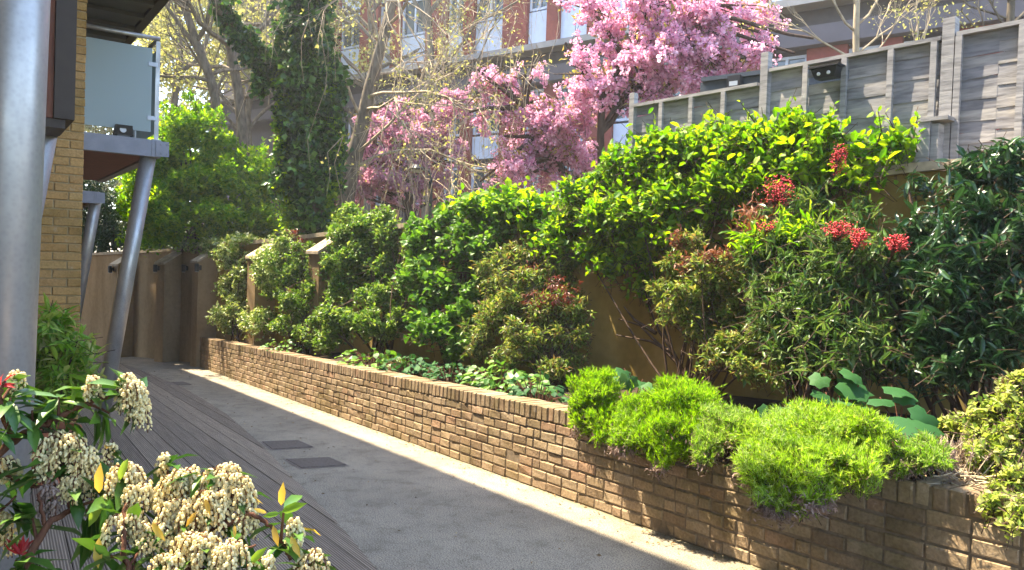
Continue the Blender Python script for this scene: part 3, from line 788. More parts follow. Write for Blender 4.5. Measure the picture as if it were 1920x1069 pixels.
# ------------------------------------------------------------------ red brick block behind the trees
F0 = U(862, 300, 26.0); F0[2] = 1.0
FX = nrm(V3(.81, -.59, 0)); FNb = V3(FX[1], -FX[0], 0)       # FNb faces the camera
def onfac(px, py, off=0.0): return plane_hit(px, py, F0+FNb*off, FNb)
blk = thing('apartment_block', 'red brick and white panel apartment block behind the pink blossom', 'building', F0)
def fbox(mb, s0, s1, z0, z1, o0, o1):
    a = F0+FX*s0+FNb*o0; a[2] = z0; return mb.box(a, FX*(s1-s0), FNb*(o1-o0), Z*(z1-z0))
zc0 = onfac(890, 176)[2]; zc1 = onfac(890, 118)[2]
zrow = dict(low_top=zc0, wl0=onfac(890, 380)[2], wl1=onfac(890, 312)[2], sp0=onfac(890, 298)[2], sp1=onfac(890, 256)[2])
mb = MB(); fbox(mb, -14, 26, 0, 16, -9, -.25); build(mb, 'wall', M['band'], blk)
mb = MB(); fbox(mb, -14, 26, zc0, zc1-.55, .0, .35); build(mb, 'fascia_band', M['band'], blk)
mb = MB(); fbox(mb, -14, 26, zc1-.06, zc1+.12, -.2, .55); build(mb, 'ledge', M['concrete'], blk)
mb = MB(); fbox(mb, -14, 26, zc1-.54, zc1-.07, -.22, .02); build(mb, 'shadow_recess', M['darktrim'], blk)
pats = [(0.0, .45), (1.65, .95), (3.35, .45), (4.8, .95), (6.5, .45), (8.0, .95), (9.7, .45), (11.2, .95), (12.9, .45), (14.4, .95), (16.1, .45), (17.6, .95), (-1.7, .95), (-3.4, .45), (-5, .95), (-6.6, .45), (-8.2, .95), (-10, .45), (19.3, .45), (20.9, .95)]
pats.sort()
for (s, w), (s2, w2) in zip(pats[:-1], pats[1:]):
    mb = MB(); fbox(mb, s, s+w, .8, zc0-.005, -.22, .06); build(mb, 'brick_pier', M['redbrick'], blk)
    mb = MB(); fbox(mb, s, s+w, zc1+.13, 16, -.22, .06); build(mb, 'brick_pier', M['redbrick'], blk)
    for (za, zb_, zs0, zs1) in ((zrow['wl0'], zrow['wl1'], zrow['sp0'], zrow['sp1']), (zc1+1.35, zc1+2.6, zc1+.16, zc1+1.3), (zc1+4.0, zc1+5.3, zc1+2.75, zc1+3.95), (zrow['sp1']+.08, zrow['low_top']-.1, zrow['wl1']+.03, zrow['sp0']-.03), (1.2, 2.3, 2.3, 2.31)):
        e0, e1 = s+w+.01, s2-.01
        if zs1-zs0 > .5:
            mb = MB(); fbox(mb, e0, e1, zs0, zs1, -.2, -.06); build(mb, 'spandrel_panel', M['white'], blk)
        if zb_-za < .4: continue
        mb = MB(); fw = .07
        for q in (e0, (e0+e1)/2-fw/2, e1-fw): fbox(mb, q, q+fw, za, zb_, -.2, -.08)
        for q in (za, zb_-fw): fbox(mb, e0+fw+.001, (e0+e1)/2-fw/2-.001, q, q+fw, -.2, -.085); fbox(mb, (e0+e1)/2+fw/2+.001, e1-fw-.001, q, q+fw, -.2, -.085)
        f = build(mb, 'window', M['white'], blk)
        mb = MB(); fbox(mb, e0+.01, e1-.01, za+.01, zb_-.01, -.2, -.14); build(mb, 'pane', M['window'], f)
for o in list(COL.objects):
    if o.name.startswith('pane'):                      # panes hang under their windows, which sit at the block's origin
        pass
# shed roof behind the fence
c = U(1312, 186, 9.6)
r = thing('shed', 'flat roofed shed with blue grey fascia showing over the lower fence', 'shed', V3(c[0], c[1], 2.0))
SX = nrm(V3(.80, -.60, 0)); SY = V3(.60, .80, 0)
mb = MB(); mb.box(c, SX*2.6, SY*1.8, Z*.20); build(mb, 'roof', M['lead'], r)
mb = MB(); mb.box(c+SX*.03-SY*.05+Z*.203, SX*2.5, SY*1.85, Z*.05); build(mb, 'roof_edge', M['lead'], r)
mb = MB(); mb.box(c+SX*.18+SY*.18-Z*1.6, SX*2.1, SY*1.5, Z*1.598); build(mb, 'wall', M['band'], r)
p = c+SX*.47-SY*.07+Z*.13
mb = MB(); mb.cbox(p, SX*.16, SY*.10, Z*.16); mb.cbox(p-SY*.06-Z*.08, SX*.14, SY*.10, Z*.05); build(mb, 'lamp', M['black'], r)
mb = MB(); mb.cbox(p-SY*.055-Z*.02, SX*.10, SY*.012, Z*.06); build(mb, 'lamp_lens', M['lens'], r)
# street lamp
p = U(806, 400, 15.2); zg = 1.2; b_ = V3(p[0], p[1], zg); t_ = U(803, 322, 15.2)
r = thing('street_lamp', 'slim dark street lamp with curved head behind the planter shrubs', 'street lamp', b_)
mb = MB(); mb.tube([b_, V3(p[0], p[1], t_[2]-.15)], [.05, .04], 8); mb.tube([V3(p[0], p[1], t_[2]-.15), V3(p[0]-.03, p[1], t_[2]), V3(p[0]-.14, p[1], t_[2]+.04)], .03, 8); build(mb, 'pole', M['black'], r)
mb = MB(); h = V3(p[0]-.28, p[1], t_[2]+.02); mb.lathe(h, [(.17, 0), (.175, .03), (.12, .09), (.03, .12)], sides=14); build(mb, 'lamp_head', M['black'], r, smooth=False)
mb = MB(); mb.lathe(h-V3(0, 0, .05), [(.06, 0), (.13, .048)], sides=14); build(mb, 'lens', M['lens'], r)
# ------------------------------------------------------------------ trees behind the wall
GZB = 1.5
# ivy covered tree
Yi = 14.6
b0 = U(588, 470, Yi); b0[2] = GZB
t = thing('ivy_tree', 'tall tree trunk thickly covered in dark green ivy with one ivy limb to the left', 'tree', b0)
rng = np.random.default_rng(31)
tr = np.array([b0, U(586, 400, Yi), U(580, 250, Yi), U(576, 120, Yi), U(580, 0, Yi), U(588, -160, Yi)])
mb = MB(); mb.tube(tr, [.32, .29, .26, .25, .23, .2], 14); 
lm = np.array([U(566, 175, Yi), U(505, 130, Yi), U(455, 75, Yi), U(418, 25, Yi-.1), U(395, -20, Yi-.2)])
mb.tube(lm, [.16, .14, .12, .10, .09], 8); build(mb, 'trunk', M['bark'], t, smooth=True)
lobes = []
for f in np.linspace(0, 1, 26):
    py = 450-f*520; px = np.interp(py, [-70, 0, 120, 250, 400, 450], [584, 580, 576, 580, 586, 588])+rng.normal()*6
    lobes.append(lob(px, py, np.interp(py, [-70, 100, 200, 350, 450], [40, 44, 36, 33, 35])+rng.normal()*7, 32, Yi, .62))
for q in ((548, 300, 30, 40), (540, 200, 26, 50), (625, 280, 24, 50), (622, 180, 20, 60), (530, 340, 24, 30), (618, 330, 26, 24), (545, 90, 30, 50)): lobes.append(lob(q[0], q[1], q[2], q[3], Yi-.1, .3))
mb = foliage(rng, sublobes(rng, lobes, 330, .34), 22000, .15, .85, T_MED, k=6, up=-.15, out=.9, droop=.5, shell=.75, face=.2)
foliage(rng, lobes, 15000, .14, .85, T_MED, k=6, up=-.15, out=.9, droop=.5, shell=.7, face=.2, mb=mb)
build(mb, 'ivy', L['ivy'], t)
lobes = [lob(*q, Yi-.05, .2) for q in ((505, 130, 28, 26), (478, 100, 28, 26), (452, 70, 24, 24), (430, 40, 20, 22), (412, 12, 20, 18), (535, 155, 26, 24), (490, 160, 16, 20))]
mb = foliage(rng, lobes, 5000, .12, .85, T_MED, k=6, up=-.1, out=.9, droop=.4, face=.2)
build(mb, 'ivy', L['ivy'], t)
for px, py in ((534, 150), (530, 210), (532, 270), (538, 330), (544, 390), (624, 150), (626, 250), (626, 330), (622, 400)):
    mb = foliage(rng, [lob(px, py, 16, 40, Yi-.1, .25), lob(px+rng.normal()*6, py+20, 12, 24, Yi-.2, .2)], 320, .12, .8, T_MED, k=5, out=.9, droop=.4); build(mb, 'sunlit_ivy_edge', L['lime'], t)  # lime leaf colour stands in for the sunlit edges of the ivy

def limbtree(name, label, path, radii, Y, seed, limbs, mat='bark', tipsize=None, leafmat_=None, nleaf=0, leafsz=.06, lev=3, Lg=2.2, kids=4, droop=0.0, upb=.08, group='bare trees behind the wall', rr=.5, wob=.16, spread=.6, leafk=4, strands=0, mat2=None):
    """trunk follows pixel points; limbs start at given fractions and reach toward pixel points"""
    rng = np.random.default_rng(seed)
    pts = np.array([U(px, py, Y+(q[2] if len(q) > 2 else 0)) for q in path for px, py in [q[:2]]])
    base = pts[0].copy(); base[2] = GZB
    pts = np.vstack([base[None], pts]); radii = [radii[0]*1.1]+list(radii)
    t = thing(name, label, 'tree', base, group)
    mb = MB(); mb.tube(pts, radii, 9, False)
    lb = MB(); tips = []
    for (f, ex, ey, dY, r, L_) in limbs:
        i = f*(len(pts)-1); k = min(len(pts)-2, int(i)); a = pts[k]+(pts[k+1]-pts[k])*(i-k)
        e = U(ex, ey, Y+dY)
        grow(lb, rng, a, e-a, np.linalg.norm(e-a) if L_ is None else L_, r, lev, tips, kids, spread, upb, wob, .6, droop=droop, rr=rr)
    for q in range(strands):
        p, d = tips[rng.integers(0, len(tips))]; ln = rng.uniform(.5, 1.7); sw = nrm(V3(*rng.normal(size=2), 0))*ln*.22
        lb.tube([p, p+d*.15+sw*.5-V3(0, 0, ln*.25), p+sw*.9-V3(0, 0, ln*.65), p+sw*(.8+rng.normal()*.3)-V3(0, 0, ln)], [.007, .006, .005, .003], 3, False)
        if rng.uniform() < .5: tips.append((p+sw-V3(0, 0, ln*.8), -Z))
    build(mb, 'trunk', M[mat], t, smooth=True); build(lb, 'branches', M[mat2 or mat], t)
    if leafmat_ and tips:
        idx = rng.integers(0, len(tips), nleaf//leafk)
        P = np.array([tips[i][0] for i in idx]); D = np.array([tips[i][1] for i in idx])
        P = np.repeat(P-D*rng.uniform(0, .5, len(P))[:, None], leafk, 0)+rng.normal(size=(len(P)*leafk, 3))*leafsz*1.2
        X = nrm(np.repeat(D, leafk, 0)*.4+rng.normal(size=P.shape)*.7-V3(0, 0, .2))
        m2 = MB(); leaves(m2, P, X, nrm(rng.normal(size=P.shape)*.5+V3(0, 0, 1)), leafsz*rng.uniform(.6, 1.2, len(P)), .6, T_SML)
        build(m2, 'leaves', L[leafmat_], t)
    return t
# grey leaning tree right of the ivy, long weeping twigs
limbtree('weeping_tree', 'grey leaning tree with long bare weeping twigs right of the ivy trunk', [(640, 420), (655, 330), (678, 240), (692, 170), (716, 80), (745, -30), (770, -160)], [.20, .19, .17, .14, .12, .10, .08], 17.0, 41,
  [(.45, 620, 30, -1, .038, 3.0), (.55, 760, 120, -1, .038, 3.2), (.62, 800, 60, 1, .038, 3.4), (.7, 660, -20, -1, .038, 2.8), (.75, 830, 10, -2, .038, 3.2), (.85, 850, -40, 0, .038, 3.2), (.35, 760, 250, -1.5, .038, 3.0), (.5, 720, 150, -2, .038, 2.6), (.9, 700, -60, -2, .038, 3), (.3, 900, 190, -1, .038, 3.2)],
  leafmat_='pale', nleaf=3600, leafsz=.075, droop=.42, upb=.10, lev=3, kids=5, strands=420, mat2='palebark')
limbtree('slender_tree', 'slender brown tree trunk nearest the balcony, sparse pale leaves', [(405, 190), (392, 140), (368, 80), (345, 10), (325, -80)], [.11, .11, .10, .09, .07], 19.0, 43,
  [(.5, 330, 40, 0, .06, 2.6), (.6, 430, 30, 0, .06, 2.6), (.75, 300, -30, 0, .06, 2.6), (.8, 390, -60, -1, .06, 2.4), (.35, 320, 130, -1, .05, 2.2), (.4, 450, 110, 1, .05, 2.4)],
  leafmat_='pale', nleaf=3000, leafsz=.10, lev=3)
limbtree('forked_tree', 'thicker grey forked tree between the balcony and the ivy trunk', [(455, 260), (448, 180), (432, 90), (412, 0), (400, -100)], [.13, .125, .115, .10, .08], 20.0, 47,
  [(.4, 500, 160, 1, .08, 3), (.55, 480, 50, 0, .09, 3), (.6, 380, 60, -1, .08, 2.6), (.75, 470, -40, 0, .08, 2.6), (.8, 350, -50, 1, .08, 3), (.3, 390, 200, 1, .06, 2.6), (.5, 340, 120, 2, .06, 3), (.7, 530, 40, 1, .07, 3)],
  leafmat_='pale', nleaf=3600, leafsz=.10, lev=3)
# trees farther behind
rng0 = np.random.default_rng(50)
far = [(330, 27, 'pale leafed tree far behind the balcony glass'), (470, 30, 'pale leafed tree far behind the forked grey trunk'), (560, 34, 'pale leafed tree far behind the ivy trunk'), (690, 28, 'pale leafed tree far behind the weeping twigs'), (400, 40, 'palest and farthest leafy tree in the gap above the bright green bush'), (800, 24, 'sparse yellow leafed tree in front of the block by the street lamp')]
for i, (px, Y, lab) in enumerate(far):
    sp = i == 5
    limbtree('background_tree', lab, [(px, 330), (px-6, 220), (px+8, 110), (px+2, 0), (px, -140)], [.13, .12, .11, .09, .06], Y, 60+i,
      [(.3, px-60, 200, 0, .08, 3.4), (.35, px+60, 190, 1, .08, 3.4), (.5, px-90, 90, 1, .08, 4), (.55, px+90, 80, -1, .08, 4), (.7, px-70, -20, 0, .08, 4), (.75, px+70, -30, 0, .08, 4), (.85, px, -160, 0, .08, 3.5)],
      leafmat_='pale', nleaf=3000 if sp else 9000, leafsz=.12 if sp else .17, lev=3, mat='bark', group='pale trees far behind the wall', leafk=5)
# big green bush on the wall, and the dark hedge behind it
Yb = 17.8
b0 = U(370, 460, Yb); b0[2] = GZB
t = thing('spring_bush', 'large bright green bush behind the wall between the leaning column and the ivy tree', 'bush', b0)
rng = np.random.default_rng(71)
lobes = [lob(*q) for q in ((330, 270, 60, 60, Yb, .9), (290, 330, 70, 70, Yb, .9), (380, 250, 60, 50, Yb, .9), (430, 330, 80, 70, Yb, 1.0), (350, 380, 90, 70, Yb-.3, 1.0), (270, 400, 50, 60, Yb-.2, .8), (440, 410, 80, 50, Yb-.3, .9), (500, 420, 40, 40, Yb-.3, .6), (340, 215, 40, 40, Yb, .6), (240, 430, 36, 40, Yb, .6), (480, 380, 40, 50, Yb, .7), (330, 195, 34, 26, Yb, .5), (380, 210, 30, 26, Yb, .5), (310, 440, 90, 30, Yb-.5, .7))]
st = MB()
for c, R in lobes: stem_to(st, rng, b0+rng.normal(size=3)*V3(.3, .3, 0), c, .03, .012)
mb = foliage(rng, sublobes(rng, lobes, 240, .30), 46000, .12, .6, T_SML, k=8, up=.5, out=.7, droop=.2, shell=.3)
build(mb, 'foliage', L['bush'], t); build(st, 'stems', M['darkbark'], t)
b0 = U(200, 470, 21); b0[2] = GZB
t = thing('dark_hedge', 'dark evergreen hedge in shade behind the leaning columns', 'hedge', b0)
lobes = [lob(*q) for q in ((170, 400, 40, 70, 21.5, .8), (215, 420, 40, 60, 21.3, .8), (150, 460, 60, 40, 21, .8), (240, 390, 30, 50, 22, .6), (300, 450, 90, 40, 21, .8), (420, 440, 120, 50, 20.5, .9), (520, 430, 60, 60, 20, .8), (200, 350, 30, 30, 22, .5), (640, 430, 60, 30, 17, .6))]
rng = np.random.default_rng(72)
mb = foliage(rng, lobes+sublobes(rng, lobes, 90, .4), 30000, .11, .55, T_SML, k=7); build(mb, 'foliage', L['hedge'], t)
st = MB()
for c, R in lobes: stem_to(st, rng, V3(c[0], c[1], GZB), c, .04, .02)
build(st, 'stems', M['darkbark'], t)
# far belt of trees closing the view
rng = np.random.default_rng(74); mb = MB()
lobes = [lob(px, py, 70, 60, 46+6*rng.normal(), 3.0) for px in range(60, 960, 62) for py in (430, 330, 230, 130, 30, -70)]
mb = foliage(rng, lobes, 85000, .38, .6, T_SML, k=8, twig=1.0, up=.3, out=.7, shell=.2)
o = build(mb, 'far_woodland', L['paledim'], base=U(500, 470, 46)); o['kind'] = 'stuff'; tag(o, 'hazy pale green mass of far trees closing the view behind the garden', 'woodland')
# ivy lying over the far coping
p = U(450, 468, 15.9)
t = thing('ivy_mat', 'sunlit ivy trailing over the wall coping beside the first climbing shrub', 'ivy', p)
lobes = []
for s in np.linspace(-.6, 2.7, 20):
    q = tallpt(s, .0, talltop(s)+.06); lobes.append((q+V3(*rng.normal(size=2)*.05, 0), V3(.2, .2, .09+.05*rng.uniform())))
for s in (.5, .9, 2.2): lobes.append((tallpt(s, .12, talltop(s)-.14), V3(.15, .1, .16)))
mb = foliage(rng, lobes, 2400, .085, .8, T_MED, k=5, out=.8, droop=.2); build(mb, 'leaves', L['vari'], t)
st = MB(); st.tube([tallpt(s, .02+.03*math.sin(5*s), talltop(s)+.03) for s in np.linspace(-.6, 2.7, 16)], .012, 5); build(st, 'stems', M['darkbark'], t)

# ------------------------------------------------------------------ cherry trees in blossom
def cherry(name, label, trunk, radii, Y, lobes, seed, nclus, mat, ncop, group='cherry trees in blossom', psz=.075):
    rng = np.random.default_rng(seed)
    pts = np.array([U(px, py, Y) for px, py in trunk]); base = pts[0].copy(); base[2] = GZB
    t = thing(name, label, 'cherry tree', base, group)
    mb = MB(); mb.tube(np.vstack([base[None], pts]), [radii[0]*1.15]+list(radii), 9, False)
    lb = [lob(*q) for q in lobes]
    tw = MB(); P = []; D = []; H = []
    sub = sublobes(rng, lb, len(lb)*8, .26)
    for c, R in lb:
        i = np.argmin(np.linalg.norm(pts-(c-V3(0, 0, R[2]*1.2)), axis=1))
        path = stem_to(mb, rng, pts[i], c, .05, .022, .06, 7)
        for (c2, R2) in sub:
            if np.linalg.norm((c2-c)/R) < .95 and rng.uniform() < .6:
                q = stem_to(tw, rng, path[rng.integers(2, 7)], c2+R2*rng.normal(size=3)*.3, .018, .006, .05, 6, 4)
    w = np.array([l[1][0]*l[1][2] for l in sub]); w /= w.sum()
    for i in rng.choice(len(sub), nclus//6, p=w):     # sprays: short twigs strung with pompoms
        c2, R2 = sub[i]; d = rdirs(rng, 1)[0]
        e = c2+d*R2*rng.uniform(.3, 1.15); dd = nrm(d*.7+V3(0, 0, .35)+rng.normal(size=3)*.4); L_ = rng.uniform(.25, .6)
        tw.tube([e-dd*L_, e-dd*L_*.4+rng.normal(size=3)*.02, e], [.007, .005, .003], 3, False)
        for k in range(6):
            P.append(e-dd*L_*rng.uniform(0, .9)+rng.normal(size=3)*.035-V3(0, 0, .03)); D.append(dd)
        for k in range(ncop): H.append((e+dd*rng.uniform(-.1, .12)+rng.normal(size=3)*.03, dd))
    P = np.array(P); n = len(P); np_ = 13
    d = rdirs(rng, n*np_); rad = psz*rng.uniform(.55, 1.15, n)
    C = np.repeat(P, np_, 0); rr_ = np.repeat(rad, np_)
    fl = MB(); leaves(fl, C+d*(rr_*.5)[:, None], nrm(d+rng.normal(size=d.shape)*.6), nrm(d+rng.normal(size=d.shape)*.4), rr_*rng.uniform(.5, .8, n*np_), 1.0, T_PETAL)
    build(mb, 'trunk', M['darkbark'], t, smooth=True); build(tw, 'twigs', M['darkbark'], t); build(fl, 'blossom', L[mat], t)
    lf = MB(); hp = np.array([a for a, _ in H]); hd = np.array([b for _, b in H])
    leaves(lf, hp, nrm(hd+rng.normal(size=hd.shape)*.6), nrm(rng.normal(size=hd.shape)*.5+V3(0, 0, 1)), .11*rng.uniform(.6, 1.2, len(hp)), .42, T_MED)
    build(lf, 'young_leaves', L['copper'], t)
    return t
Yc = 12.5
cherry('cherry_tree', 'large bright pink cherry tree in full blossom above the lower fence', [(1128, 330), (1126, 250), (1130, 180), (1170, 110), (1220, 20), (1260, -80)], [.065, .06, .055, .05, .04, .03], Yc,
  [(1090, 130, 70, 50, Yc, .7), (1180, 90, 90, 70, Yc, .9), (1270, 60, 100, 80, Yc, 1.), (1350, 100, 90, 70, Yc, .9), (1260, 150, 90, 50, Yc, .8), (1400, 30, 70, 60, Yc+.5, .8), (1440, 110, 50, 30, Yc-.3, .5), (1490, 100, 44, 24, Yc-.5, .4), (1525, 72, 22, 12, Yc-.5, .3), (1460, 70, 40, 26, Yc-.3, .4), (1160, 190, 70, 60, Yc, .6), (1110, 20, 70, 50, Yc+.5, .8), (1200, -20, 90, 60, Yc, .9), (1320, -10, 90, 50, Yc, .8), (1060, 80, 44, 34, Yc, .5), (1130, 250, 46, 36, Yc, .5), (1240, 180, 60, 30, Yc, .5), (1200, 150, 80, 60, Yc, .7), (1340, 150, 50, 30, Yc+.3, .5)], 81, 3700, 'blossom', 3)
Yd = 14.5
cherry('cherry_tree', 'lower pink cherry tree with open sprays in front of the red brick block', [(1078, 370), (1045, 300), (1010, 250), (985, 200)], [.09, .075, .06, .045], Yd,
  [(930, 150, 54, 24, Yd, .5), (985, 140, 44, 22, Yd, .5), (960, 200, 60, 20, Yd, .5), (925, 210, 40, 18, Yd, .4), (1010, 225, 60, 34, Yd, .6), (1060, 230, 60, 50, Yd, .7), (1020, 280, 60, 30, Yd, .6), (1090, 290, 50, 40, Yd, .6), (960, 300, 36, 22, Yd-.3, .4), (930, 330, 40, 22, Yd-.3, .4), (900, 340, 26, 10, Yd-.3, .3), (1000, 190, 44, 22, Yd, .5), (1020, 320, 40, 20, Yd, .4), (1110, 330, 40, 20, Yd, .4), (895, 130, 24, 10, Yd-.3, .3), (880, 210, 30, 12, Yd-.3, .3), (1000, 120, 40, 16, Yd, .4), (945, 255, 40, 14, Yd-.2, .3), (985, 330, 36, 18, Yd, .3)], 83, 2500, 'blossom', 4)
Ye = 19.0
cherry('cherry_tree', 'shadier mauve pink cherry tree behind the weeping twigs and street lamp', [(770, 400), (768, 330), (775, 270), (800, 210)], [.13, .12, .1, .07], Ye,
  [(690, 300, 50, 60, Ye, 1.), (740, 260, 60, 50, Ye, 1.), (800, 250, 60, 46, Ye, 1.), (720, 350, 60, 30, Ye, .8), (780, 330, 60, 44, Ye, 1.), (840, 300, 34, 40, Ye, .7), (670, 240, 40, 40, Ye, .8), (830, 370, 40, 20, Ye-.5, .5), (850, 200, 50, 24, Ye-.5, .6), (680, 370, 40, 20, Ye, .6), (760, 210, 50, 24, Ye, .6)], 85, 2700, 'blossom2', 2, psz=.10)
# bare shrubs over the fence at the right
limbtree('bare_tree', 'bare pale branched young tree rising behind the middle fence panel', [(1605, 130), (1605, 60), (1607, 0), (1610, -80)], [.045, .042, .038, .03], 10.5, 91,
  [(.3, 1545, 60, -.2, .018, 1.0), (.35, 1680, 60, 0, .018, 1.0), (.5, 1540, 10, 0, .02, 1.0), (.55, 1670, 10, 0, .02, 1.1), (.7, 1560, -30, 0, .018, 1.), (.75, 1650, -40, 0, .018, 1.), (.25, 1640, 100, -.3, .014, .8)], mat='palebark', leafmat_='pale', nleaf=240, leafsz=.04, lev=3, kids=4, group='bare young trees behind the fence')
limbtree('bare_tree', 'bare thin tree with tiny yellow leaves behind the right fence panel', [(1895, 110), (1893, 60), (1896, 0), (1900, -80)], [.05, .045, .04, .03], 9.0, 92,
  [(.3, 1840, 50, 0, .015, .8), (.5, 1830, 0, 0, .016, 1.0), (.55, 1940, 20, 0, .015, 1.), (.7, 1850, -30, 0, .015, 1.), (.6, 1790, 10, .3, .014, 1.1)], mat='bark', leafmat_='pale', nleaf=700, leafsz=.045, lev=3, kids=4, group='bare young trees behind the fence')
limbtree('bare_tree', 'low bare twiggy shrub behind the fence left of the tall post', [(1715, 120), (1718, 80), (1722, 40)], [.02, .018, .012], 9.5, 93,
  [(.4, 1700, 60, 0, .01, .5), (.6, 1745, 50, 0, .01, .5), (.8, 1715, 10, 0, .01, .6), (.5, 1770, 20, 0, .01, .9)], mat='palebark', leafmat_='pale', nleaf=300, leafsz=.045, lev=3, kids=4, group='bare young trees behind the fence')
# ------------------------------------------------------------------ shrubs in the planter
def soilz(p): return gz(p[0], p[1])+WTOP-.08
def shrub(name, label, cat, foot_px, lobes, seed, n, size, asp, T, mat, k=7, sub=None, subr=.42, nst=None, stem='darkbark', group=None, extra=None, st_r=.012, **kw):
    rng = np.random.default_rng(seed); n = int(n*2.3)
    lb = [lob(*q) for q in lobes]
    f = PL(*foot_px); f[2] = soilz(f)
    t = thing(name, label, cat, f, group)
    st = MB()
    use = [(c, R*.72) for c, R in lb]+[(c+(c-c0_)*.0+rng.normal(size=3)*R*.5, R) for c, R in sublobes(rng, lb, int(sub*1.5), subr*.72) for c0_ in [c]] if sub else lb
    tg = lb if nst is None else [lb[i] for i in rng.integers(0, len(lb), nst)]
    for c, R in tg:
        fp = f+rng.normal(size=3)*V3(.09, .09, 0); fp[2] = soilz(fp)-.03
        pth = stem_to(st, rng, fp, c+R*rng.normal(size=3)*.3, st_r, st_r*.35, .1, 7)
        for j in range(3):
            e = use[rng.integers(0, len(use))][0]
            if np.linalg.norm(e-pth[4]) < 1.0: stem_to(st, rng, pth[rng.integers(3, 6)], e, st_r*.5, st_r*.25, .05, 5, 4)
    mb = foliage(rng, use, n, size, asp, T, k=k, stems=st, **kw)
    build(mb, 'foliage', L[mat], t); build(st, 'stems', M[stem], t)
    for lbs, n2, mat2, nm, sz2 in (extra or []):
        m2 = foliage(rng, [lob(*q) for q in lbs], int(n2*1.8), sz2, asp, T, k=k, **kw); build(m2, nm, L[mat2], t)
    return t
G1 = 'small leaved shrubs at the far end of the planter'
shrub('climbing_shrub', 'first pale variegated shrub at the far end of the planter beside the buttress', 'shrub', (440, 640, .6),
  [(440, 490, 32, 34, (.85,)), (428, 540, 26, 40, (.8,)), (446, 570, 34, 40, (.7,)), (432, 610, 30, 28, (.6,)), (462, 600, 22, 26, (.6,)), (452, 515, 26, 30, (.8,)), (478, 600, 22, 36, (.7,)), (470, 480, 20, 16, (.92,))], 101, 5200, .07, .6, T_MED, 'vari', sub=45, nst=7, group=G1,
  extra=[([(430, 470, 24, 16, (.85,))], 160, 'redtip', 'red_tips', .06)])
shrub('glossy_shrub', 'glossy dark shrub with pale edges and red tips beside the first variegated shrub', 'shrub', (560, 672, .55),
  [(530, 480, 44, 34, (.8,)), (560, 510, 44, 40, (.75,)), (515, 530, 34, 44, (.75,)), (560, 570, 50, 44, (.6,)), (500, 600, 34, 30, (.55,)), (590, 540, 30, 44, (.75,)), (535, 610, 40, 22, (.5,)), (545, 455, 30, 22, (.85,)), (605, 590, 26, 44, (.7,)), (590, 480, 30, 30, (.85,)), (480, 560, 20, 30, (.75,)), (605, 520, 24, 40, (.85,)), (590, 620, 34, 34, (.55,))], 102, 7200, .068, .55, T_MED, 'small', sub=60, nst=10, st_r=.02, group=G1,
  extra=[([(515, 500, 50, 50, (.68,)), (488, 600, 36, 30, (.45,)), (540, 455, 34, 24, (.8,))], 2200, 'vari', 'pale_leaves', .065), ([(548, 440, 16, 12, (.85,)), (560, 465, 14, 22, (.82,))], 220, 'redtip', 'red_tips', .06)])
shrub('tall_shrub', 'tallest dense small leaved shrub reaching over the wall, in shade on its right side', 'shrub', (712, 655, .75),
  [(690, 425, 62, 34, (.95,)), (650, 440, 36, 40, (.9,)), (730, 440, 44, 34, (.95,)), (680, 480, 64, 44, (.85,)), (730, 500, 44, 60, (.95,)), (650, 530, 44, 40, (.7,)), (700, 550, 50, 30, (.7,)), (640, 600, 40, 36, (.5,)), (690, 610, 44, 30, (.5,)), (620, 480, 24, 40, (.85,)), (610, 640, 40, 22, (.35,)), (745, 560, 22, 30, (.9,)), (770, 460, 26, 44, (.95,)), (720, 400, 30, 20, (.97,)), (660, 395, 26, 22, (.95,)), (750, 600, 30, 30, (.8,)), (760, 520, 24, 40, (.9,)), (720, 620, 30, 26, (.65,))], 103, 12500, .075, .55, T_MED, 'small', sub=80, nst=12, st_r=.022, group=G1, up=.5)
shrub('broad_leaf_shrub', 'broad leafed bright green climbing shrub in the middle of the planter', 'shrub', (840, 690, .8),
  [(860, 400, 60, 30, (.98,)), (810, 440, 44, 34, (.9,)), (920, 395, 60, 30, (1.,)), (960, 375, 44, 22, (1.02,)), (880, 450, 60, 44, (.9,)), (800, 500, 50, 36, (.8,)), (840, 540, 60, 30, (.8,)), (800, 560, 40, 24, (.75,)), (830, 610, 60, 30, (.6,)), (780, 600, 30, 24, (.6,)), (870, 590, 36, 40, (.7,)), (900, 500, 40, 40, (.95,)), (780, 430, 26, 40, (.95,)), (770, 520, 26, 40, (.85,)), (900, 430, 50, 30, (.97,)), (860, 640, 40, 30, (.6,)), (1000, 395, 50, 40, (1.0,)), (950, 420, 40, 26, (.97,)), (920, 470, 40, 40, (.93,)), (890, 550, 36, 40, (.8,)), (1030, 440, 40, 40, (.96,))], 104, 6800, .10, .72, T_FINE, 'broad', k=5, sub=70, subr=.4, nst=12, st_r=.018, ang=1.0, droop=.2,
  extra=[([(960, 375, 50, 26, (.98,)), (900, 385, 50, 22, (.97,)), (1010, 400, 40, 40, (.98,))], 700, 'lime', 'new_leaves', .12)])
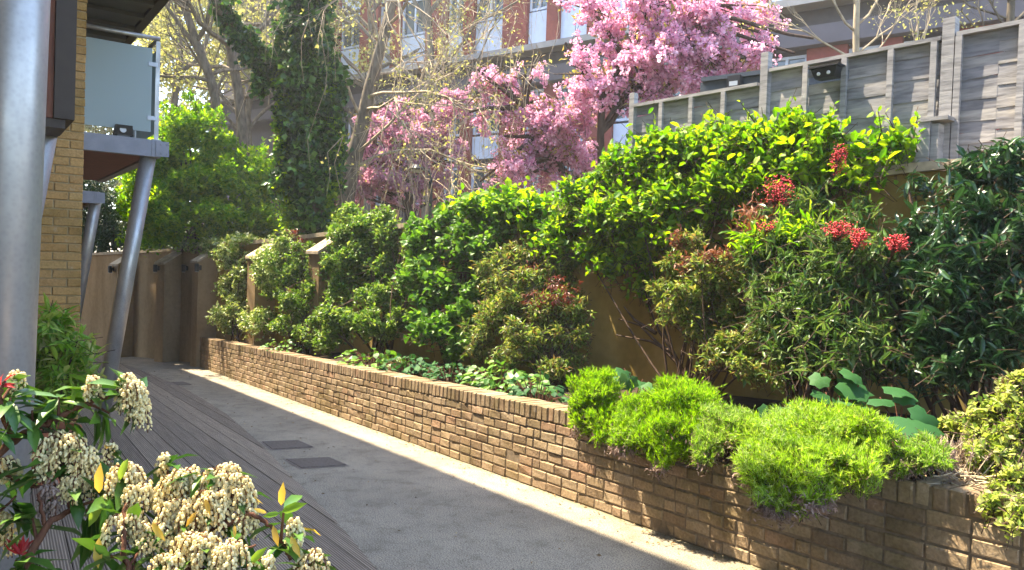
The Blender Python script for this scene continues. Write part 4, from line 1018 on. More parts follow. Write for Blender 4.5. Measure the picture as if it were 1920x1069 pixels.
shrub('heavenly_bamboo', 'bushy narrow leafed shrub with reddish sprays above the low pale leaves', 'shrub', (1020, 735, .6),
  [(960, 500, 60, 40, (.85,)), (930, 540, 40, 40, (.75,)), (1000, 530, 50, 44, (.8,)), (950, 590, 54, 44, (.65,)), (1030, 590, 56, 54, (.75,)), (1060, 560, 36, 54, (.9,)), (990, 640, 60, 44, (.6,)), (1060, 650, 36, 50, (.75,)), (915, 580, 30, 26, (.65,)), (970, 470, 44, 24, (.9,)), (1040, 690, 40, 30, (.6,)), (900, 640, 30, 40, (.6,)), (1085, 600, 26, 60, (.85,)), (930, 500, 40, 30, (.85,)), (950, 670, 40, 36, (.55,)), (1000, 470, 50, 30, (.9,)), (1050, 500, 40, 40, (.92,))], 105, 9500, .075, .34, T_MED, 'nandina', sub=90, subr=.35, nst=16, droop=.45, group='narrow leafed shrubs with red in them',
  extra=[([(1050, 540, 40, 34, (.72,)), (1010, 560, 30, 20, (.68,)), (990, 505, 26, 14, (.8,))], 260, 'redtip', 'red_sprays', .055)])
# lime vine over the wall top
shrub('vine', 'broad sheet of bright lime green vine hanging over the wall top below the fence', 'vine', (1280, 700, .85),
  [(1070, 400, 60, 44, (1.0, )), (1050, 440, 44, 40, (.95,)), (1120, 360, 60, 50, (1.0,)), (1190, 320, 60, 50, (1.0,)), (1260, 290, 70, 50, (1.,)), (1340, 280, 70, 50, (1.0,)), (1420, 265, 60, 44, (1.0,)), (1490, 250, 60, 44, (1.0,)), (1550, 265, 50, 44, (.98,)), (1620, 275, 54, 34, (.97,)), (1680, 260, 32, 30, (.97,)), (1180, 390, 80, 50, (.95,)), (1270, 370, 80, 54, (.93,)), (1360, 350, 80, 54, (.93,)), (1440, 330, 70, 50, (.93,)), (1520, 320, 60, 44, (.93,)), (1110, 460, 44, 24, (.95,)), (1200, 440, 60, 34, (.95,)), (1150, 490, 40, 26, (.95,)), (1210, 520, 34, 34, (.95,)), (1600, 320, 44, 30, (.95,)), (1290, 425, 60, 24, (.95,))], 106, 12500, .092, .64, T_FINE, 'lime', k=6, sub=150, subr=.36, nst=11, st_r=.012, up=.55, out=.6, droop=.15, ang=1.0, twig=.28)
t = bpy.data.objects['vine']
rng = np.random.default_rng(206); sh = MB()
lv = MB()
for px, py, ln in ((1070, 400, 60), (1130, 350, 40), (1190, 300, 50), (1240, 268, 40), (1305, 240, 50), (1345, 225, 40), (1392, 220, 40), (1430, 210, 50), (1450, 205, 30), (1505, 215, 50), (1555, 210, 40), (1640, 245, 50), (1690, 235, 50), (1720, 245, 50), (1590, 235, 40), (1300, 250, 40), (1120, 470, 40), (1660, 250, 40)):
    a = PL(px, py+40, 1.0 if px < 1500 else .97); e = a+V3(rng.normal()*.12, rng.normal()*.1, .10+ln*.0035)
    sh.tube([a, (a+e)/2+rng.normal(size=3)*.02, e], [.006, .005, .003], 4, False)
    f = np.linspace(.1, 1, 9)[:, None]; P = a+(e-a)*f; D = np.repeat(nrm(e-a)[None], 9, 0)
    X = nrm(D*.5+rdirs(rng, 9)*V3(1, 1, .5)*.8); leaves(lv, P, X, nrm(rng.normal(size=(9, 3))*.4+V3(0, 0, 1)), .10*np.linspace(1.1, .5, 9), .6, T_FINE)
build(sh, 'shoots', M['darkbark'], t); build(lv, 'shoot_leaves', L['lime'], t)
# gnarled bare stems of the vine against the wall
st = MB()
for pts in ([(1285, 705), (1262, 660), (1235, 620), (1215, 570), (1205, 520)], [(1270, 680), (1240, 650), (1200, 610), (1160, 598)], [(1285, 705), (1300, 640), (1325, 600), (1380, 570)], [(1230, 625), (1190, 600), (1170, 575)], [(1215, 570), (1240, 540), (1260, 500)], [(1262, 660), (1220, 640), (1155, 628)]):
    P = np.array([PL(x, y, .9) for x, y in pts]); st.tube(P, np.linspace(.02, .006, len(P)), 6, False)
build(st, 'bare_stems', M['darkbark'], t)
shrub('fine_leaf_shrub', 'thin small leaved shrub with bronze sprays in front of the yellow wall', 'shrub', (1310, 690, .75),
  [(1270, 490, 44, 40, (.8,)), (1250, 540, 36, 34, (.8,)), (1300, 560, 60, 44, (.75,)), (1350, 520, 50, 44, (.75,)), (1330, 610, 60, 40, (.75,)), (1380, 590, 44, 50, (.75,)), (1280, 590, 40, 26, (.8,)), (1300, 460, 40, 30, (.8,)), (1370, 650, 50, 34, (.7,)), (1420, 640, 44, 44, (.7,)), (1400, 520, 40, 40, (.75,)), (1400, 690, 44, 30, (.6,)), (1350, 670, 50, 26, (.65,))], 107, 4600, .062, .42, T_MED, 'nandina', sub=80, subr=.4, nst=12, droop=.35,
  extra=[([(1272, 450, 16, 22, (.75,)), (1350, 478, 34, 14, (.72,)), (1300, 490, 30, 20, (.75,))], 500, 'bronze', 'bronze_sprays', .05)])
t = shrub('berry_shrub', 'narrow leafed shrub carrying clusters of red berries right of the lime vine', 'shrub', (1530, 745, .55),
  [(1440, 410, 54, 36, (.85,)), (1490, 440, 60, 40, (.8,)), (1560, 450, 60, 40, (.75,)), (1500, 500, 60, 40, (.7,)), (1450, 540, 50, 44, (.7,)), (1540, 540, 70, 50, (.65,)), (1490, 590, 70, 44, (.65,)), (1600, 500, 60, 44, (.7,)), (1640, 470, 44, 34, (.75,)), (1560, 610, 50, 40, (.6,)), (1480, 650, 60, 34, (.6,)), (1610, 400, 44, 30, (.85,)), (1520, 380, 50, 30, (.88,)), (1600, 570, 60, 50, (.7,)), (1560, 670, 60, 30, (.55,)), (1640, 560, 50, 60, (.7,)), (1650, 640, 50, 50, (.65,)), (1450, 600, 44, 44, (.68,)), (1600, 650, 50, 50, (.6,)), (1420, 480, 36, 40, (.78,))], 108, 6400, .105, .26, T_FINE, 'nandina2', k=8, sub=110, subr=.38, nst=22, droop=.5, twig=.26, group='narrow leafed shrubs with red in them',
  extra=[([(1420, 395, 40, 16, (.82,)), (1440, 430, 40, 14, (.78,))], 260, 'bronze', 'orange_sprays', .09), ([(1430, 440, 60, 34, (.74,)), (1500, 420, 50, 26, (.76,))], 420, 'bush', 'bright_leaves', .10)])
rng = np.random.default_rng(109)
ST_ = np.array([])
for i, (px, py, rx, ry, f, n) in enumerate([(1460, 356, 28, 26, .8, 170), (1573, 297, 16, 26, .9, 110), (1574, 430, 26, 17, .7, 130), (1612, 446, 16, 18, .68, 100), (1682, 455, 24, 15, .66, 120), (1440, 425, 20, 12, .72, 40)]):
    n = int(n*1.7); c = PL(px, py, f-.04); k = 1.08*c[1]/FPX; R = V3(rx*k, rx*k*.8, ry*k)
    mb = MB(); br = MB(); foot_ = c-V3(.03, -.05, R[2]*1.5+.05)
    d = rdirs(rng, n); P = c+d*R*(rng.uniform(.1, 1.0, n)**.6*np.where(rng.uniform(size=n) < .2, 1.35, 1.0))[:, None]
    o_ = V3(1,0,0, -1,0,0, 0,1,0, 0,-1,0, 0,0,1, 0,0,-1).reshape(-1, 3); s_ = .0052*rng.uniform(.8, 1.25, n)
    ph = (1+5**.5)/2; ico = nrm(V3(-1,ph,0, 1,ph,0, -1,-ph,0, 1,-ph,0, 0,-1,ph, 0,1,ph, 0,-1,-ph, 0,1,-ph, ph,0,-1, ph,0,1, -ph,0,-1, -ph,0,1).reshape(-1, 3))
    fi = np.array([[0,11,5],[0,5,1],[0,1,7],[0,7,10],[0,10,11],[1,5,9],[5,11,4],[11,10,2],[10,7,6],[7,1,8],[3,9,4],[3,4,2],[3,2,6],[3,6,8],[3,8,9],[4,9,5],[2,4,11],[6,2,10],[8,6,7],[9,8,1]])
    mb.add((P[:, None]+ico[None]*s_[:, None, None]*1.1).reshape(-1, 3), (fi[None]+(np.arange(n)*12)[:, None, None]).reshape(-1, 3))
    cl = build(mb, 'berry_cluster', M['berry'], t, smooth=True)
    for j in range(0, n, 3): br.tube([foot_+(c-foot_)*rng.uniform(.3, .8), P[j]], [.002, .0012], 3, False)
    br.tube([foot_, c], [.003, .002], 4, False)
    b = build(br, 'berry_stalk', M['twig'], cl)
# upright canes below
st = MB()
for i in range(13):
    x = 1475+i*7+rng.normal()*4; a = PL(x, 745, .55); a[2] = soilz(a)-.02; e = PL(x+rng.normal()*22, 560+rng.normal()*20, .65)
    st.tube([a, (a+e)/2+rng.normal(size=3)*.02, e], [.011, .009, .006], 6, False)
build(st, 'canes', M['darkbark'], t)
shrub('dark_shrub', 'large dark glossy long leafed shrub filling the right end of the planter', 'shrub', (1830, 800, .8),
  [(1850, 310, 60, 40, (.85,)), (1900, 320, 50, 50, (.8,)), (1820, 350, 54, 40, (.8,)), (1870, 400, 70, 50, (.75,)), (1790, 400, 54, 40, (.8,)), (1740, 440, 60, 50, (.8,)), (1830, 470, 80, 60, (.7,)), (1910, 470, 60, 60, (.7,)), (1740, 530, 70, 60, (.75,)), (1680, 560, 50, 50, (.8,)), (1830, 560, 80, 60, (.68,)), (1920, 570, 70, 60, (.65,)), (1760, 620, 80, 50, (.7,)), (1860, 650, 80, 44, (.65,)), (1690, 640, 50, 40, (.75,)), (1720, 345, 40, 24, (.9,)), (1960, 400, 50, 80, (.7,)), (1680, 480, 50, 40, (.8,)), (1900, 270, 30, 24, (.85,)), (1660, 600, 50, 60, (.8,)), (1740, 680, 60, 34, (.7,)), (1640, 680, 40, 30, (.75,)), (1800, 690, 60, 24, (.62,))], 110, 5600, .115, .30, T_FINE, 'dark', k=8, sub=150, subr=.36, nst=20, st_r=.016, droop=.25, twig=.2, up=.4)
# low broad leafed plants
def lowplant(px, py, f, n, spread, seed, label, size=.10, mat='broad', name='low_broad_leaf_plant', group='low broad leafed plants along the planter edge'):
    rng = np.random.default_rng(seed)
    b = PL(px, py, f); b[2] = soilz(b)
    t = thing(name, label, 'plant', b, group); st = MB(); lv = MB(); P = []; X = []; Zr = []
    for i in range(n):
        d = rdirs(rng, 1)[0]; a = rng.uniform(0, 2*PI); r_ = spread*math.sqrt(rng.uniform())
        e = b+UH*r_*math.cos(a)*1.6+NH*r_*math.sin(a)*.75+Z*(rng.uniform(.05, .30)*(1.1-.6*r_/spread))
        stem0 = b+(e-b)*V3(.5, .5, 0)
        st.tube([stem0, (stem0+e)/2+Z*.03, e], [.004, .003, .002], 4, False)
        P.append(e); X.append(nrm(V3(e[0]-b[0], e[1]-b[1], 0)+rng.normal(size=3)*.05-V3(0, 0, .05))); Zr.append(nrm(rng.normal(size=3)*.35+V3(-.15, -.25, 1)))
    leaves(lv, np.array(P), np.array(X), np.array(Zr), size*rng.uniform(.6, 1.2, n), .85, T_FINE if size < .15 else T_LOBED)
    build(lv, 'leaves', L[mat], t); build(st, 'stalks', M['twig'], t)
lowplant(705, 690, .35, 190, .50, 121, 'low broad leafed plant behind the brick coping below the tallest shrub')
lowplant(770, 700, .30, 150, .34, 122, 'low broad leafed plant next along, darker and close to the coping', mat='big')
lowplant(845, 712, .25, 110, .26, 123, 'smallest low leafy plant behind the coping, left of the pale group', .08, 'big')
lowplant(945, 735, .35, 210, .40, 124, 'pale low leafed plant behind the coping below the reddish shrub')
lowplant(1005, 752, .22, 90, .22, 125, 'small clump of pale round leaves on the coping just left of the feathery mounds', .075, 'big')
lowplant(530, 660, .3, 110, .34, 126, 'low bright leaves at the foot of the glossy shrub stems', .07)
def biglf(pxs, foot_, seed, label, f=.4):
    rng = np.random.default_rng(seed)
    b = PL(*foot_, f); b[2] = soilz(b); t = thing('round_leaf_plant', label, 'plant', b, 'plants with large round leaves')
    lv = MB(); st = MB()
    for px, py, s, tilt in pxs:
        e = PL(px, py, f+rng.normal()*.05); sz = s*e[1]/FPX
        st.tube([b+rng.normal(size=3)*V3(.02, .02, 0), b+(e-b)*.6+Z*.05, e], [.006, .005, .004], 5, False)
        X = nrm(V3(*rng.normal(size=2), 0)*.4+V3(-.3, -.8, -.3)); Zr = nrm(V3(0, -.45, 1)+rng.normal(size=3)*.25+V3(0, -tilt, 0))
        leaves(lv, e[None], X[None], Zr[None], sz*2, 1.05, T_LOBED)
    build(lv, 'leaves', L['big'], t, smooth=True); build(st, 'stalks', M['twig'], t)
biglf([(1575, 708, 34, 0), (1610, 722, 24, .5), (1548, 735, 28, .5), (1590, 742, 22, .3), (1545, 700, 18, 0), (1600, 695, 20, 0)], (1575, 790), 131, 'plant of large round leaves standing behind the widest feathery mound')
biglf([(1672, 722, 26, 0), (1650, 745, 22, .3), (1700, 775, 44, .8), (1735, 800, 34, .8), (1660, 790, 34, .6), (1690, 735, 20, 0), (1640, 770, 24, .4), (1745, 770, 26, .5), (1720, 835, 30, .6)], (1690, 850), 132, 'drooping plant of large blue green round leaves by the dead sprigs', .35)
biglf([(1467, 755, 26, 0), (1490, 765, 22, .1), (1446, 762, 16, 0), (1475, 775, 20, .3)], (1470, 800), 133, 'low plant with few round leaves peeking over the feathery mounds', .3)
biglf([(1205, 712, 20, 0), (1170, 690, 16, .2), (1155, 702, 14, .2), (1180, 700, 18, .2), (1230, 720, 18, 0)], (1190, 750), 134, 'plant with round leaves half hidden behind the first two feathery mounds', .5)

# feathery mounds hanging over the wall
def mound(label, lobes, seed, n, mat='feather', size=.030, pale=None, group='feathery mounds spilling over the planter wall', name='feathery_mound'):
    rng = np.random.default_rng(seed); n = int(n*2.7)
    lb = [lob(*q) for q in lobes]
    c0 = sum(l[0] for l in lb)/len(lb); f = c0+NH*.1; f[2] = soilz(f)
    t = thing(name, label, 'shrub', f, group); st = MB()
    for c, R in lb:
        for j in range(4): stem_to(st, rng, f+rng.normal(size=3)*V3(.05, .05, 0), c+R*rng.normal(size=3)*.3, .009, .004, .05)
    use = [(c, R*.85) for c, R in lb]+sublobes(rng, lb, len(lb)*18, .24)
    mb = foliage(rng, use, n, size, .19, T_NEEDLE, k=16, twig=.062, up=.6, out=.85, droop=-.15, jit=.42, shell=.5, ang=.8, stems=st, face=.3, stem_r=.0012)
    build(mb, 'foliage', L[mat], t); build(st, 'stems', M['darkbark'], t)
    db = [(c-V3(0, 0, R[2]*.75)-NH*R[0]*.1, R*V3(.7, .6, .35)) for c, R in lb[-3:]]
    m3 = foliage(rng, db, n//26, .03, .3, T_SML, k=8, twig=.09, up=-.2, out=.8, droop=.5, jit=.5, stems=st); build(m3, 'dead_sprigs', L['dry'], t)
    if pale: m2 = foliage(rng, [lob(*q) for q in pale[0]], pale[1], size*.8, .15, T_NEEDLE, k=14, twig=.08, up=.2, out=.9, droop=.1, jit=.4, shell=.8, ang=.8); build(m2, 'pale_sprigs', L['feather2'], t)
    return t
mound('first and smallest bright green feathery mound where the coping disappears', [(1122, 736, 54, 46, (.06,), .26), (1095, 775, 38, 44, (.02,), .22), (1140, 790, 44, 36, (0.,), .22)], 141, 15000)
mound('second bright green feathery mound, rounded and taller, beside the first one', [(1275, 746, 82, 48, (.08,), .30), (1200, 780, 54, 50, (.0,), .26), (1255, 810, 60, 54, (-.03,), .26), (1310, 770, 50, 44, (.06,), .28), (1170, 815, 36, 34, (-.06,), .18), (1240, 855, 30, 26, (-.07,), .14)], 142, 30000,
  pale=([(1180, 800, 40, 40, (-.06,), .16)], 1400))
mound('third narrow pale feathery mound between the rounded and the widest mound', [(1360, 785, 48, 30, (0.00,), .24), (1330, 820, 36, 34, (-0.09,), .18), (1390, 800, 40, 34, (-0.05,), .2), (1320, 850, 26, 22, (-0.13,), .12)], 143, 9500, 'feather2')
mound('widest yellow green feathery mound spilling far down the brick wall', [(1540, 800, 100, 50, (0.01,), .34), (1450, 830, 70, 54, (-0.07,), .28), (1600, 810, 66, 50, (0.01,), .3), (1520, 870, 90, 54, (-0.13,), .26), (1440, 890, 60, 44, (-0.17,), .2), (1600, 870, 60, 50, (-0.09,), .24), (1460, 930, 54, 28, (-0.21,), .14), (1530, 920, 50, 26, (-0.19,), .14), (1420, 860, 40, 40, (-0.15,), .18)], 144, 46000, 'feather3',
  pale=([(1440, 870, 60, 50, (-0.17,), .2), (1500, 800, 90, 40, (-0.07,), .28), (1460, 925, 54, 24, (-0.22,), .12)], 9000))
mound('small sparse feathery tuft on the coping right of the widest mound', [(1725, 850, 40, 24, (0.01,), .16), (1745, 835, 24, 20, (0.05,), .12), (1690, 868, 30, 16, (-0.01,), .12)], 145, 5200, 'feather2')
# dead sprigs on the coping
rng = np.random.default_rng(151)
b = PL(1780, 900, .12); b[2] = soilz(b)+.02
t = thing('dead_lavender', 'tangle of dead brown and lilac grey sprigs lying on the coping', 'dead plant', b); st = MB(); P = []; D = []
for i in range(240):
    a = PL(rng.uniform(1690, 1850), 890+rng.normal()*6, rng.uniform(.04, .24)); a[2] = soilz(a)+rng.uniform(.05, .12)
    d = nrm(V3(rng.normal(), rng.normal(), abs(rng.normal())*.35+.05)); ln = rng.uniform(.08, .22)
    if i % 3 == 0: a = PL(rng.normal(1790, 22), 870, rng.uniform(.08, .18)); a[2] = soilz(a); d = nrm(V3(rng.normal()*.4, rng.normal()*.4, 1)); ln = rng.uniform(.12, .26)
    e = a+d*ln; st.tube([a, (a+e)/2+rng.normal(size=3)*.012, e], [.0035, .003, .0018], 4, False)
    if i % 3 == 0: P.append(e); D.append(d)
build(st, 'dry_stems', M['palebark'], t)
P = np.repeat(np.array(P), 22, 0); D = np.repeat(np.array(D), 22, 0); P = P-D*rng.uniform(0, .09, len(P))[:, None]; m2 = MB()
leaves(m2, P, nrm(D+rng.normal(size=P.shape)*.7), rdirs(rng, len(P)), .018*rng.uniform(.6, 1.3, len(P)), .4, T_SML); build(m2, 'dry_heads', L['dry'], t)
shrub('golden_shrub', 'small leafed golden yellow shrub hanging over the wall at the right edge', 'shrub', (1900, 900, .3),
  [(1895, 760, 40, 44, (.35,)), (1850, 790, 50, 40, (.3,)), (1900, 830, 50, 50, (.22,)), (1860, 860, 50, 44, (.16,)), (1800, 790, 30, 22, (.32,)), (1770, 800, 22, 20, (.36,)), (1905, 900, 40, 44, (.08,)), (1870, 940, 36, 26, (.0,)), (1910, 955, 30, 26, (-.03,)), (1930, 720, 40, 44, (.4,)), (1840, 830, 44, 34, (.22,)), (1960, 830, 50, 120, (.25,))], 161, 9500, .038, .62, T_MED, 'gold', k=7, sub=110, subr=.34, nst=18, st_r=.007, up=.5, twig=.09)
# sprig of young leaves against the wall behind
# ------------------------------------------------------------------ potted shrub by the near column
rng = np.random.default_rng(171)
b = G(92, 905); t = thing('plant_pot', 'terracotta pot standing on the deck behind the near steel column', 'plant pot', b)
mb = MB(); mb.lathe(b+GN*.012, [(.14, 0), (.19, .35), (.21, .352), (.215, .41), (.19, .412), (.18, .36)], sides=24); build(mb, 'pot', M['terracotta'], t)
mb = MB(); mb.lathe(b+GN*.012, [(.175, .362), (.175, .368)], sides=18); build(mb, 'potting_soil', M['soil'], t)
mb = MB(); mb.lathe(b+GN*.008, [(.17, 0), (.20, .03), (.19, .03), (.16, .006)], sides=24)
Yp = b[1]
lobes = [lob(*q) for q in ((95, 606, 40, 30, Yp, .22), (130, 650, 34, 40, Yp, .22), (80, 690, 40, 50, Yp, .25), (130, 700, 36, 40, Yp-.1, .22), (100, 740, 50, 30, Yp, .25), (60, 650, 30, 40, Yp, .2), (145, 640, 20, 26, Yp-.1, .15))]
t2 = thing('potted_shrub', 'bright green long leafed shrub growing in the terracotta pot', 'shrub', b+Z*.37)
st = MB()
for c, R in lobes:
    stem_to(st, rng, b+Z*.36+rng.normal(size=3)*V3(.03, .03, 0), c, .011, .005)
mb = foliage(rng, lobes, 1100, .14, .34, T_FINE, k=8, up=.35, out=.8, droop=.55, twig=.22, stems=st, ang=1.0); build(mb, 'foliage', L['potleaf'], t2)
mb = foliage(rng, lobes[:5], 420, .13, .34, T_FINE, k=6, up=.35, out=.9, droop=.55, twig=.22, shell=.9); build(mb, 'pale_leaves', L['gold'], t2)  # gold leaves put the bright sun patch into the shrub's colour
build(st, 'stems', M['darkbark'], t2)

# ------------------------------------------------------------------ flowering pieris in the foreground
rng = np.random.default_rng(181)
BELL_P = [(.05, 0), (.30, -.07), (.46, -.34), (.46, -.80), (.28, -1.12), (.36, -1.28)]
sd = 6; a_ = np.arange(sd)*2*PI/sd
bv = np.concatenate([np.stack([r_*np.cos(a_), r_*np.sin(a_), np.full(sd, z_)], -1) for r_, z_ in BELL_P])
bi = np.arange(len(BELL_P)-1)[:, None]*sd; bj = np.arange(sd)[None]; bj2 = (bj+1) % sd
bf = np.stack([bi+bj, bi+sd+bj, bi+sd+bj2, bi+bj2], -1).reshape(-1, 4)
def bells(mb, P, A, s):
    """urn shaped flowers hanging along axis A"""
    A = nrm(A); ref = V3(0, 1, 0); X = nrm(np.cross(A, ref)); Y = np.cross(A, X)
    v = P[:, None]+s[:, None, None]*(bv[None, :, :1]*X[:, None]+bv[None, :, 1:2]*Y[:, None]+bv[None, :, 2:3]*A[:, None])
    mb.add(v.reshape(-1, 3), (bf[None]+(np.arange(len(P))*len(bv))[:, None, None]).reshape(-1, 4))
def pieris(label, foot_, branches, clusters, leafspots, seed, name='flowering_shrub'):
    rng = np.random.default_rng(seed)
    t = thing(name, label, 'flowering shrub', foot_, 'cream flowered shrubs in the foreground')
    br = MB(); paths = []
    for pts, r0, r1 in branches:
        P = np.array([U(*p) for p in pts]); 
        m = len(P)*5; tt = np.linspace(0, len(P)-1, m); Q = np.stack([np.interp(tt, np.arange(len(P)), P[:, i]) for i in range(3)], -1)
        for _ in range(4): Q[1:-1] = (Q[:-2]+2*Q[1:-1]+Q[2:])/4
        Q[1:-1] += rng.normal(size=(m-2, 3))*.0018
        br.tube(Q, np.linspace(r0, r1, m), 7, False); paths.append(Q)
    allp = np.concatenate(paths)
    P = []; X = []; Zr = []; S_ = []
    for (px, py, Y, n, sz) in [(c[0], c[1]-c[3]*.4, c[4]+.02, 9, .085) for c in clusters if c[5] != 'x']+leafspots:
        c = U(px, py, Y)
        j = np.argmin(np.linalg.norm(allp-(c-V3(0, 0, .06)), axis=1)); b = allp[j]
        if np.linalg.norm(b-c) > .01: stem_to(br, rng, b, c, .0035, .0022, .05, 6)
        ax = nrm(nrm(c-b+1e-6)+V3(0, 0, .4))
        for i in range(n):
            a = i*2.4+rng.uniform(0, 6); ref = V3(0, 0, 1) if abs(ax[2]) < .9 else V3(1, 0, 0); e1 = nrm(np.cross(ax, ref)); e2 = np.cross(ax, e1)
            d = nrm(ax*rng.uniform(-.2, .5)+e1*math.cos(a)+e2*math.sin(a)-V3(0, 0, rng.uniform(.1, .7)))
            P.append(c-ax*rng.uniform(0, .03)); X.append(d); Zr.append(nrm(ax+V3(0, 0, .6)+rng.normal(size=3)*.25)); S_.append(sz*rng.uniform(.6, 1.1))
    lv = MB(); P = np.array(P); X = np.array(X); Zr = np.array(Zr); S_ = np.array(S_)
    yl = rng.uniform(size=len(P)) < .03
    leaves(lv, P[~yl], X[~yl], Zr[~yl], S_[~yl], .34, T_FINE)
    build(lv, 'leaves', L['pieris'], t, smooth=True)
    if yl.any():
        lv = MB(); leaves(lv, P[yl], X[yl], Zr[yl], S_[yl], .32, T_FINE); build(lv, 'yellow_leaves', L['yellow'], t, smooth=True)
    for (px, py, rx, ry, Y, kind) in clusters:
        c = U(px, py-ry*.5, Y); k = Y/FPX; Rx, Rz = rx*k, ry*k
        nr = max(3, int(rx*ry/85)); fb = MB(); rach = MB(); BP = []; BA = []; BS = []
        for i in range(nr):
            a = rng.uniform(0, 2*PI); out = V3(math.cos(a), math.sin(a)*.8, 0); reach = Rx*math.sqrt(rng.uniform(.02, 1)); ln = max(.04, Rz*rng.uniform(1.0, 2.0))
            o0 = c+V3(0, 0, rng.uniform(-.2, .35)*Rz)*1.0
            q = np.array([o0, o0+out*reach*.6+V3(0, 0, .012), o0+out*reach*.9+V3(0, 0, -.1*ln), o0+out*reach+V3(0, 0, -.5*ln), o0+out*reach*1.03+V3(0, 0, -ln)])
            tt = np.linspace(0, 4, 17); q = np.stack([np.interp(tt, np.arange(5), q[:, j]) for j in range(3)], -1)
            for _ in range(3): q[1:-1] = (q[:-2]+2*q[1:-1]+q[2:])/4
            rach.tube(q[::2], np.linspace(.0016, .0009, 9), 4, False)
            nb_ = int(10+ln/.0042)
            for j in range(nb_):
                f = .18+.82*(j+.5)/nb_; x = q[min(16, int(f*16))]; aa = j*2.5+rng.uniform(0, 1.0)
                sd_ = V3(math.cos(aa), math.sin(aa), 0)
                BP.append(x+sd_*.0045+rng.normal(size=3)*.0012); BA.append(nrm(V3(0, 0, 1)-sd_*rng.uniform(.2, .8)+rng.normal(size=3)*.12)); BS.append(.0066*rng.uniform(.75, 1.15)*(1-.35*(f > .9)))
        bells(fb, np.array(BP), np.array(BA), np.array(BS))
        cl = build(fb, 'flower_cluster', L['bell'] if kind != 'x' else L['dry'], t, smooth=True); build(rach, 'flower_stalks', M['twig'], cl)
    build(br, 'branches', M['twig'], t, smooth=True)
    return t, allp
f1 = V3(-1.15, 1.35, gz(-1.15, 1.35)+.02)
br1 = [([(-70, 1200, 1.42), (-40, 960, 1.45), (-10, 850, 1.5), (48, 812, 1.52), (105, 785, 1.55), (160, 760, 1.58), (215, 735, 1.6)], .011, .004),
       ([(-40, 960, 1.45), (0, 880, 1.5), (40, 905, 1.5), (82, 915, 1.5)], .006, .003), ([(20, 828, 1.5), (-6, 740, 1.5), (10, 715, 1.5)], .005, .003), ([(130, 772, 1.56), (178, 745, 1.58)], .004, .003)]
cl1 = [(242, 738, 40, 36, 1.6, 'a'), (258, 760, 20, 34, 1.6, 'a'), (174, 728, 24, 22, 1.58, 'a'), (30, 712, 16, 14, 1.55, 'a'), (14, 885, 20, 26, 1.5, 'a'), (10, 1000, 14, 40, 1.5, 'a')]
lf1 = [(60, 770, 1.52, 14, .09), (110, 745, 1.55, 14, .085), (20, 745, 1.5, 12, .085), (205, 775, 1.6, 10, .10), (150, 790, 1.58, 10, .10), (30, 930, 1.5, 10, .10), (-5, 800, 1.48, 12, .09)]
t, ap = pieris('cream flowered shrub reaching in from the left edge across the near steel column', f1, br1, cl1, lf1, 182)
mb = MB(); mb.tube([f1, f1*.5+U(-70, 1200, 1.42)*.5+V3(-.03, 0, 0), U(-70, 1200, 1.42)], [.02, .016, .011], 8); build(mb, 'trunk', M['twig'], t, smooth=True)
def redtuft(t, px, py, Y, n, sz, seed):
    rng = np.random.default_rng(seed); c = U(px, py, Y); mb = MB(); d = nrm(rdirs(rng, n)+V3(0, 0, .7)); leaves(mb, np.repeat(c[None], n, 0), d, rdirs(rng, n)+V3(0, -.5, .3), sz*rng.uniform(.6, 1.1, n), .26, T_FINE); build(mb, 'red_shoot', L['redbud'], t)
redtuft(t, 2, 722, 1.5, 9, .036, 5); redtuft(t, 38, 1040, 1.45, 10, .04, 6)
f2 = V3(-.62, 1.12, gz(-.62, 1.12)+.02)
st0 = (60, 1250, 1.3)
br2 = [([st0, (45, 1060, 1.4), (85, 985, 1.45), (135, 955, 1.5), (180, 910, 1.55), (205, 860, 1.55)], .009, .003), ([st0, (250, 1120, 1.35), (330, 1060, 1.4), (360, 1010, 1.45), (385, 960, 1.5), (410, 900, 1.5)], .012, .004),
       ([(360, 1010, 1.45), (425, 985, 1.45), (472, 961, 1.45), (505, 985, 1.45), (530, 1020, 1.45), (545, 1050, 1.45)], .005, .003), ([(135, 955, 1.5), (120, 890, 1.52), (110, 850, 1.52)], .005, .003), ([(360, 1010, 1.45), (320, 940, 1.5), (312, 870, 1.55)], .005, .0025), ([(330, 1060, 1.4), (420, 1030, 1.4), (480, 1022, 1.42)], .004, .002), ([(85, 985, 1.45), (70, 940, 1.45), (85, 900, 1.5)], .004, .002), ([(250, 1120, 1.35), (230, 1020, 1.4), (235, 950, 1.45)], .006, .003), ([(330, 1060, 1.4), (470, 1090, 1.4), (580, 1060, 1.42)], .006, .003)]
cl2 = [(120, 848, 50, 36, 1.52, 'a'), (160, 870, 30, 34, 1.52, 'a'), (205, 846, 26, 13, 1.56, 'a'), (95, 880, 26, 24, 1.5, 'a'), (140, 915, 30, 26, 1.5, 'a'), (92, 935, 18, 36, 1.48, 'x'), (235, 900, 44, 30, 1.5, 'a'), (262, 940, 36, 34, 1.48, 'a'), (312, 868, 16, 18, 1.55, 'a'), (340, 920, 50, 40, 1.5, 'a'), (350, 975, 56, 44, 1.46, 'a'), (420, 900, 40, 30, 1.5, 'a'), (440, 930, 40, 44, 1.48, 'a'), (400, 960, 40, 40, 1.46, 'a'), (240, 990, 46, 28, 1.44, 'a'), (285, 1010, 40, 26, 1.43, 'a'), (370, 1035, 56, 36, 1.4, 'a'), (430, 1050, 40, 34, 1.38, 'a'), (550, 1000, 22, 28, 1.45, 'a'), (590, 1052, 36, 16, 1.42, 'a'), (320, 1062, 40, 24, 1.38, 'a'), (500, 1066, 30, 16, 1.4, 'a'), (460, 985, 24, 28, 1.46, 'a')]
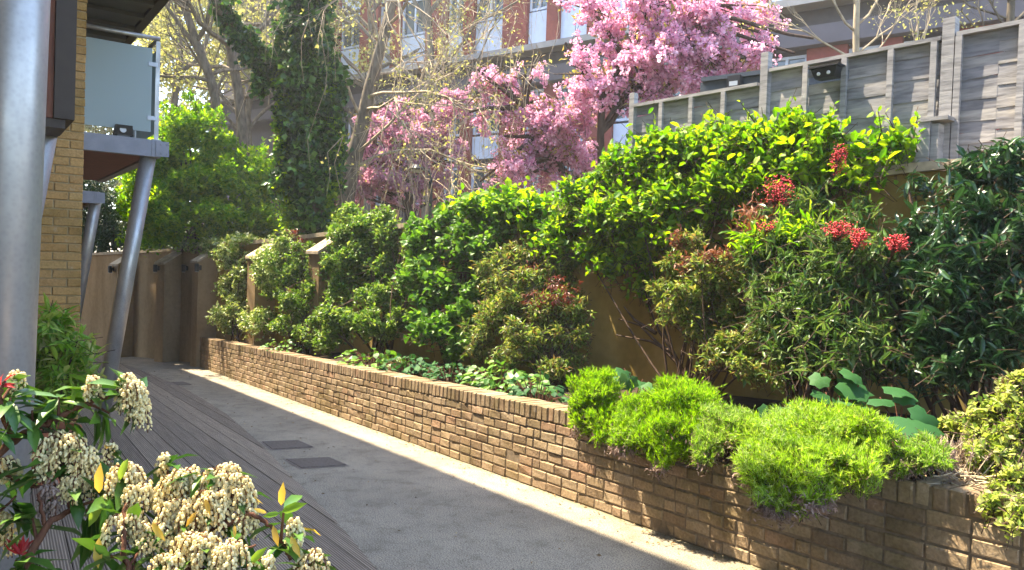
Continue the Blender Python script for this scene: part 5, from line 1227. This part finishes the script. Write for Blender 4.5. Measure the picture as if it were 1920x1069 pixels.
lf2 = [(75, 870, 1.5, 8, .10), (60, 960, 1.46, 9, .11), (180, 960, 1.5, 10, .10), (215, 930, 1.5, 8, .10), (255, 1040, 1.42, 10, .09), (480, 1055, 1.4, 10, .08), (30, 1050, 1.4, 10, .09), (190, 1040, 1.42, 10, .09), (380, 885, 1.5, 8, .07), (532, 955, 1.45, 3, .085)]
t, ap = pieris('cream flowered shrub massed along the bottom edge over the grooved deck', f2, br2, cl2, lf2, 183)
mb = MB(); mb.tube([f2, f2*.5+U(*st0)*.5+V3(-.03, 0, 0), U(*st0)], [.022, .018, .012], 8); build(mb, 'trunk', M['twig'], t, smooth=True)
mb = MB()
for px, py, ex, ey, Y in ((186, 925, 186, 878, 1.46), (186, 1008, 182, 1060, 1.4), (385, 935, 392, 962, 1.42), (512, 985, 520, 1020, 1.42), (527, 948, 530, 912, 1.42), (440, 985, 440, 1005, 1.42), (368, 960, 350, 985, 1.41), (500, 962, 478, 955, 1.42), (545, 1005, 560, 1040, 1.4), (285, 980, 305, 1010, 1.4)):
    a, e = U(px, py, Y), U(ex, ey, Y-.01); leaves(mb, a[None], nrm(e-a)[None], V3(.2, -1, .3)[None], np.linalg.norm(e-a)*1.15, .36, T_FINE)
build(mb, 'yellow_leaves', L['yellow'], t, smooth=True)
mb = MB()
for px, py, ex, ey, Y in ((528, 960, 568, 945, 1.43), (525, 962, 495, 968, 1.44), (240, 860, 222, 900, 1.48), (195, 940, 165, 985, 1.46), (205, 935, 210, 980, 1.46), (470, 1055, 495, 1030, 1.39)):
    a, e = U(px, py, Y), U(ex, ey, Y-.01); leaves(mb, a[None], nrm(e-a)[None], V3(.2, -1, .5)[None], np.linalg.norm(e-a)*1.1, .40, T_FINE)
build(mb, 'bright_leaves', L['potleaf'], t, smooth=True)
redtuft(t, 215, 985, 1.46, 8, .03, 7)

# fallen leaves and petals along the foot of the wall
rng = np.random.default_rng(191); n = 900
tt = rng.uniform(1, 17, n); nn = np.where(rng.uniform(size=n) < .6, NWALL-.01-np.abs(rng.normal(size=n))*.10, NWALL-rng.uniform(0, 1.5, n))
P = np.array([W(a, b)+GN*.008 for a, b in zip(tt, nn)]); X = nrm(rng.normal(size=(n, 3))*V3(1, 1, .12)); mb = MB()
leaves(mb, P, X, nrm(rng.normal(size=(n, 3))*.35+V3(0, 0, 1)), rng.uniform(.010, .034, n), .5, T_SML)
L['litter'] = leafmat('fallen_leaf', [(.16, .09, .035), (.26, .16, .06), (.10, .06, .03), (.34, .26, .12)], .8, .1)
o = build(mb, 'leaf_litter', L['litter'], base=W(6, NWALL)); o['kind'] = 'stuff'; tag(o, 'small fallen brown leaves scattered on the path along the brick wall', 'leaf litter')

# ------------------------------------------------------------------ sunlit haze
t = NT('air'); t.n.remove(t.p)
pv = t.n.new('ShaderNodeVolumePrincipled'); pv.inputs['Density'].default_value = 0.0018; pv.inputs['Color'].default_value = (.95, .97, 1, 1); pv.inputs['Anisotropy'].default_value = .35
t.l.new(pv.outputs[0], t.out.inputs['Volume'])
mb = MB(); mb.box((-95, -75, -14), (220, 0, 0), (0, 195, 0), (0, 0, 46)); o = build(mb, 'haze', t.m); o['kind'] = 'stuff'
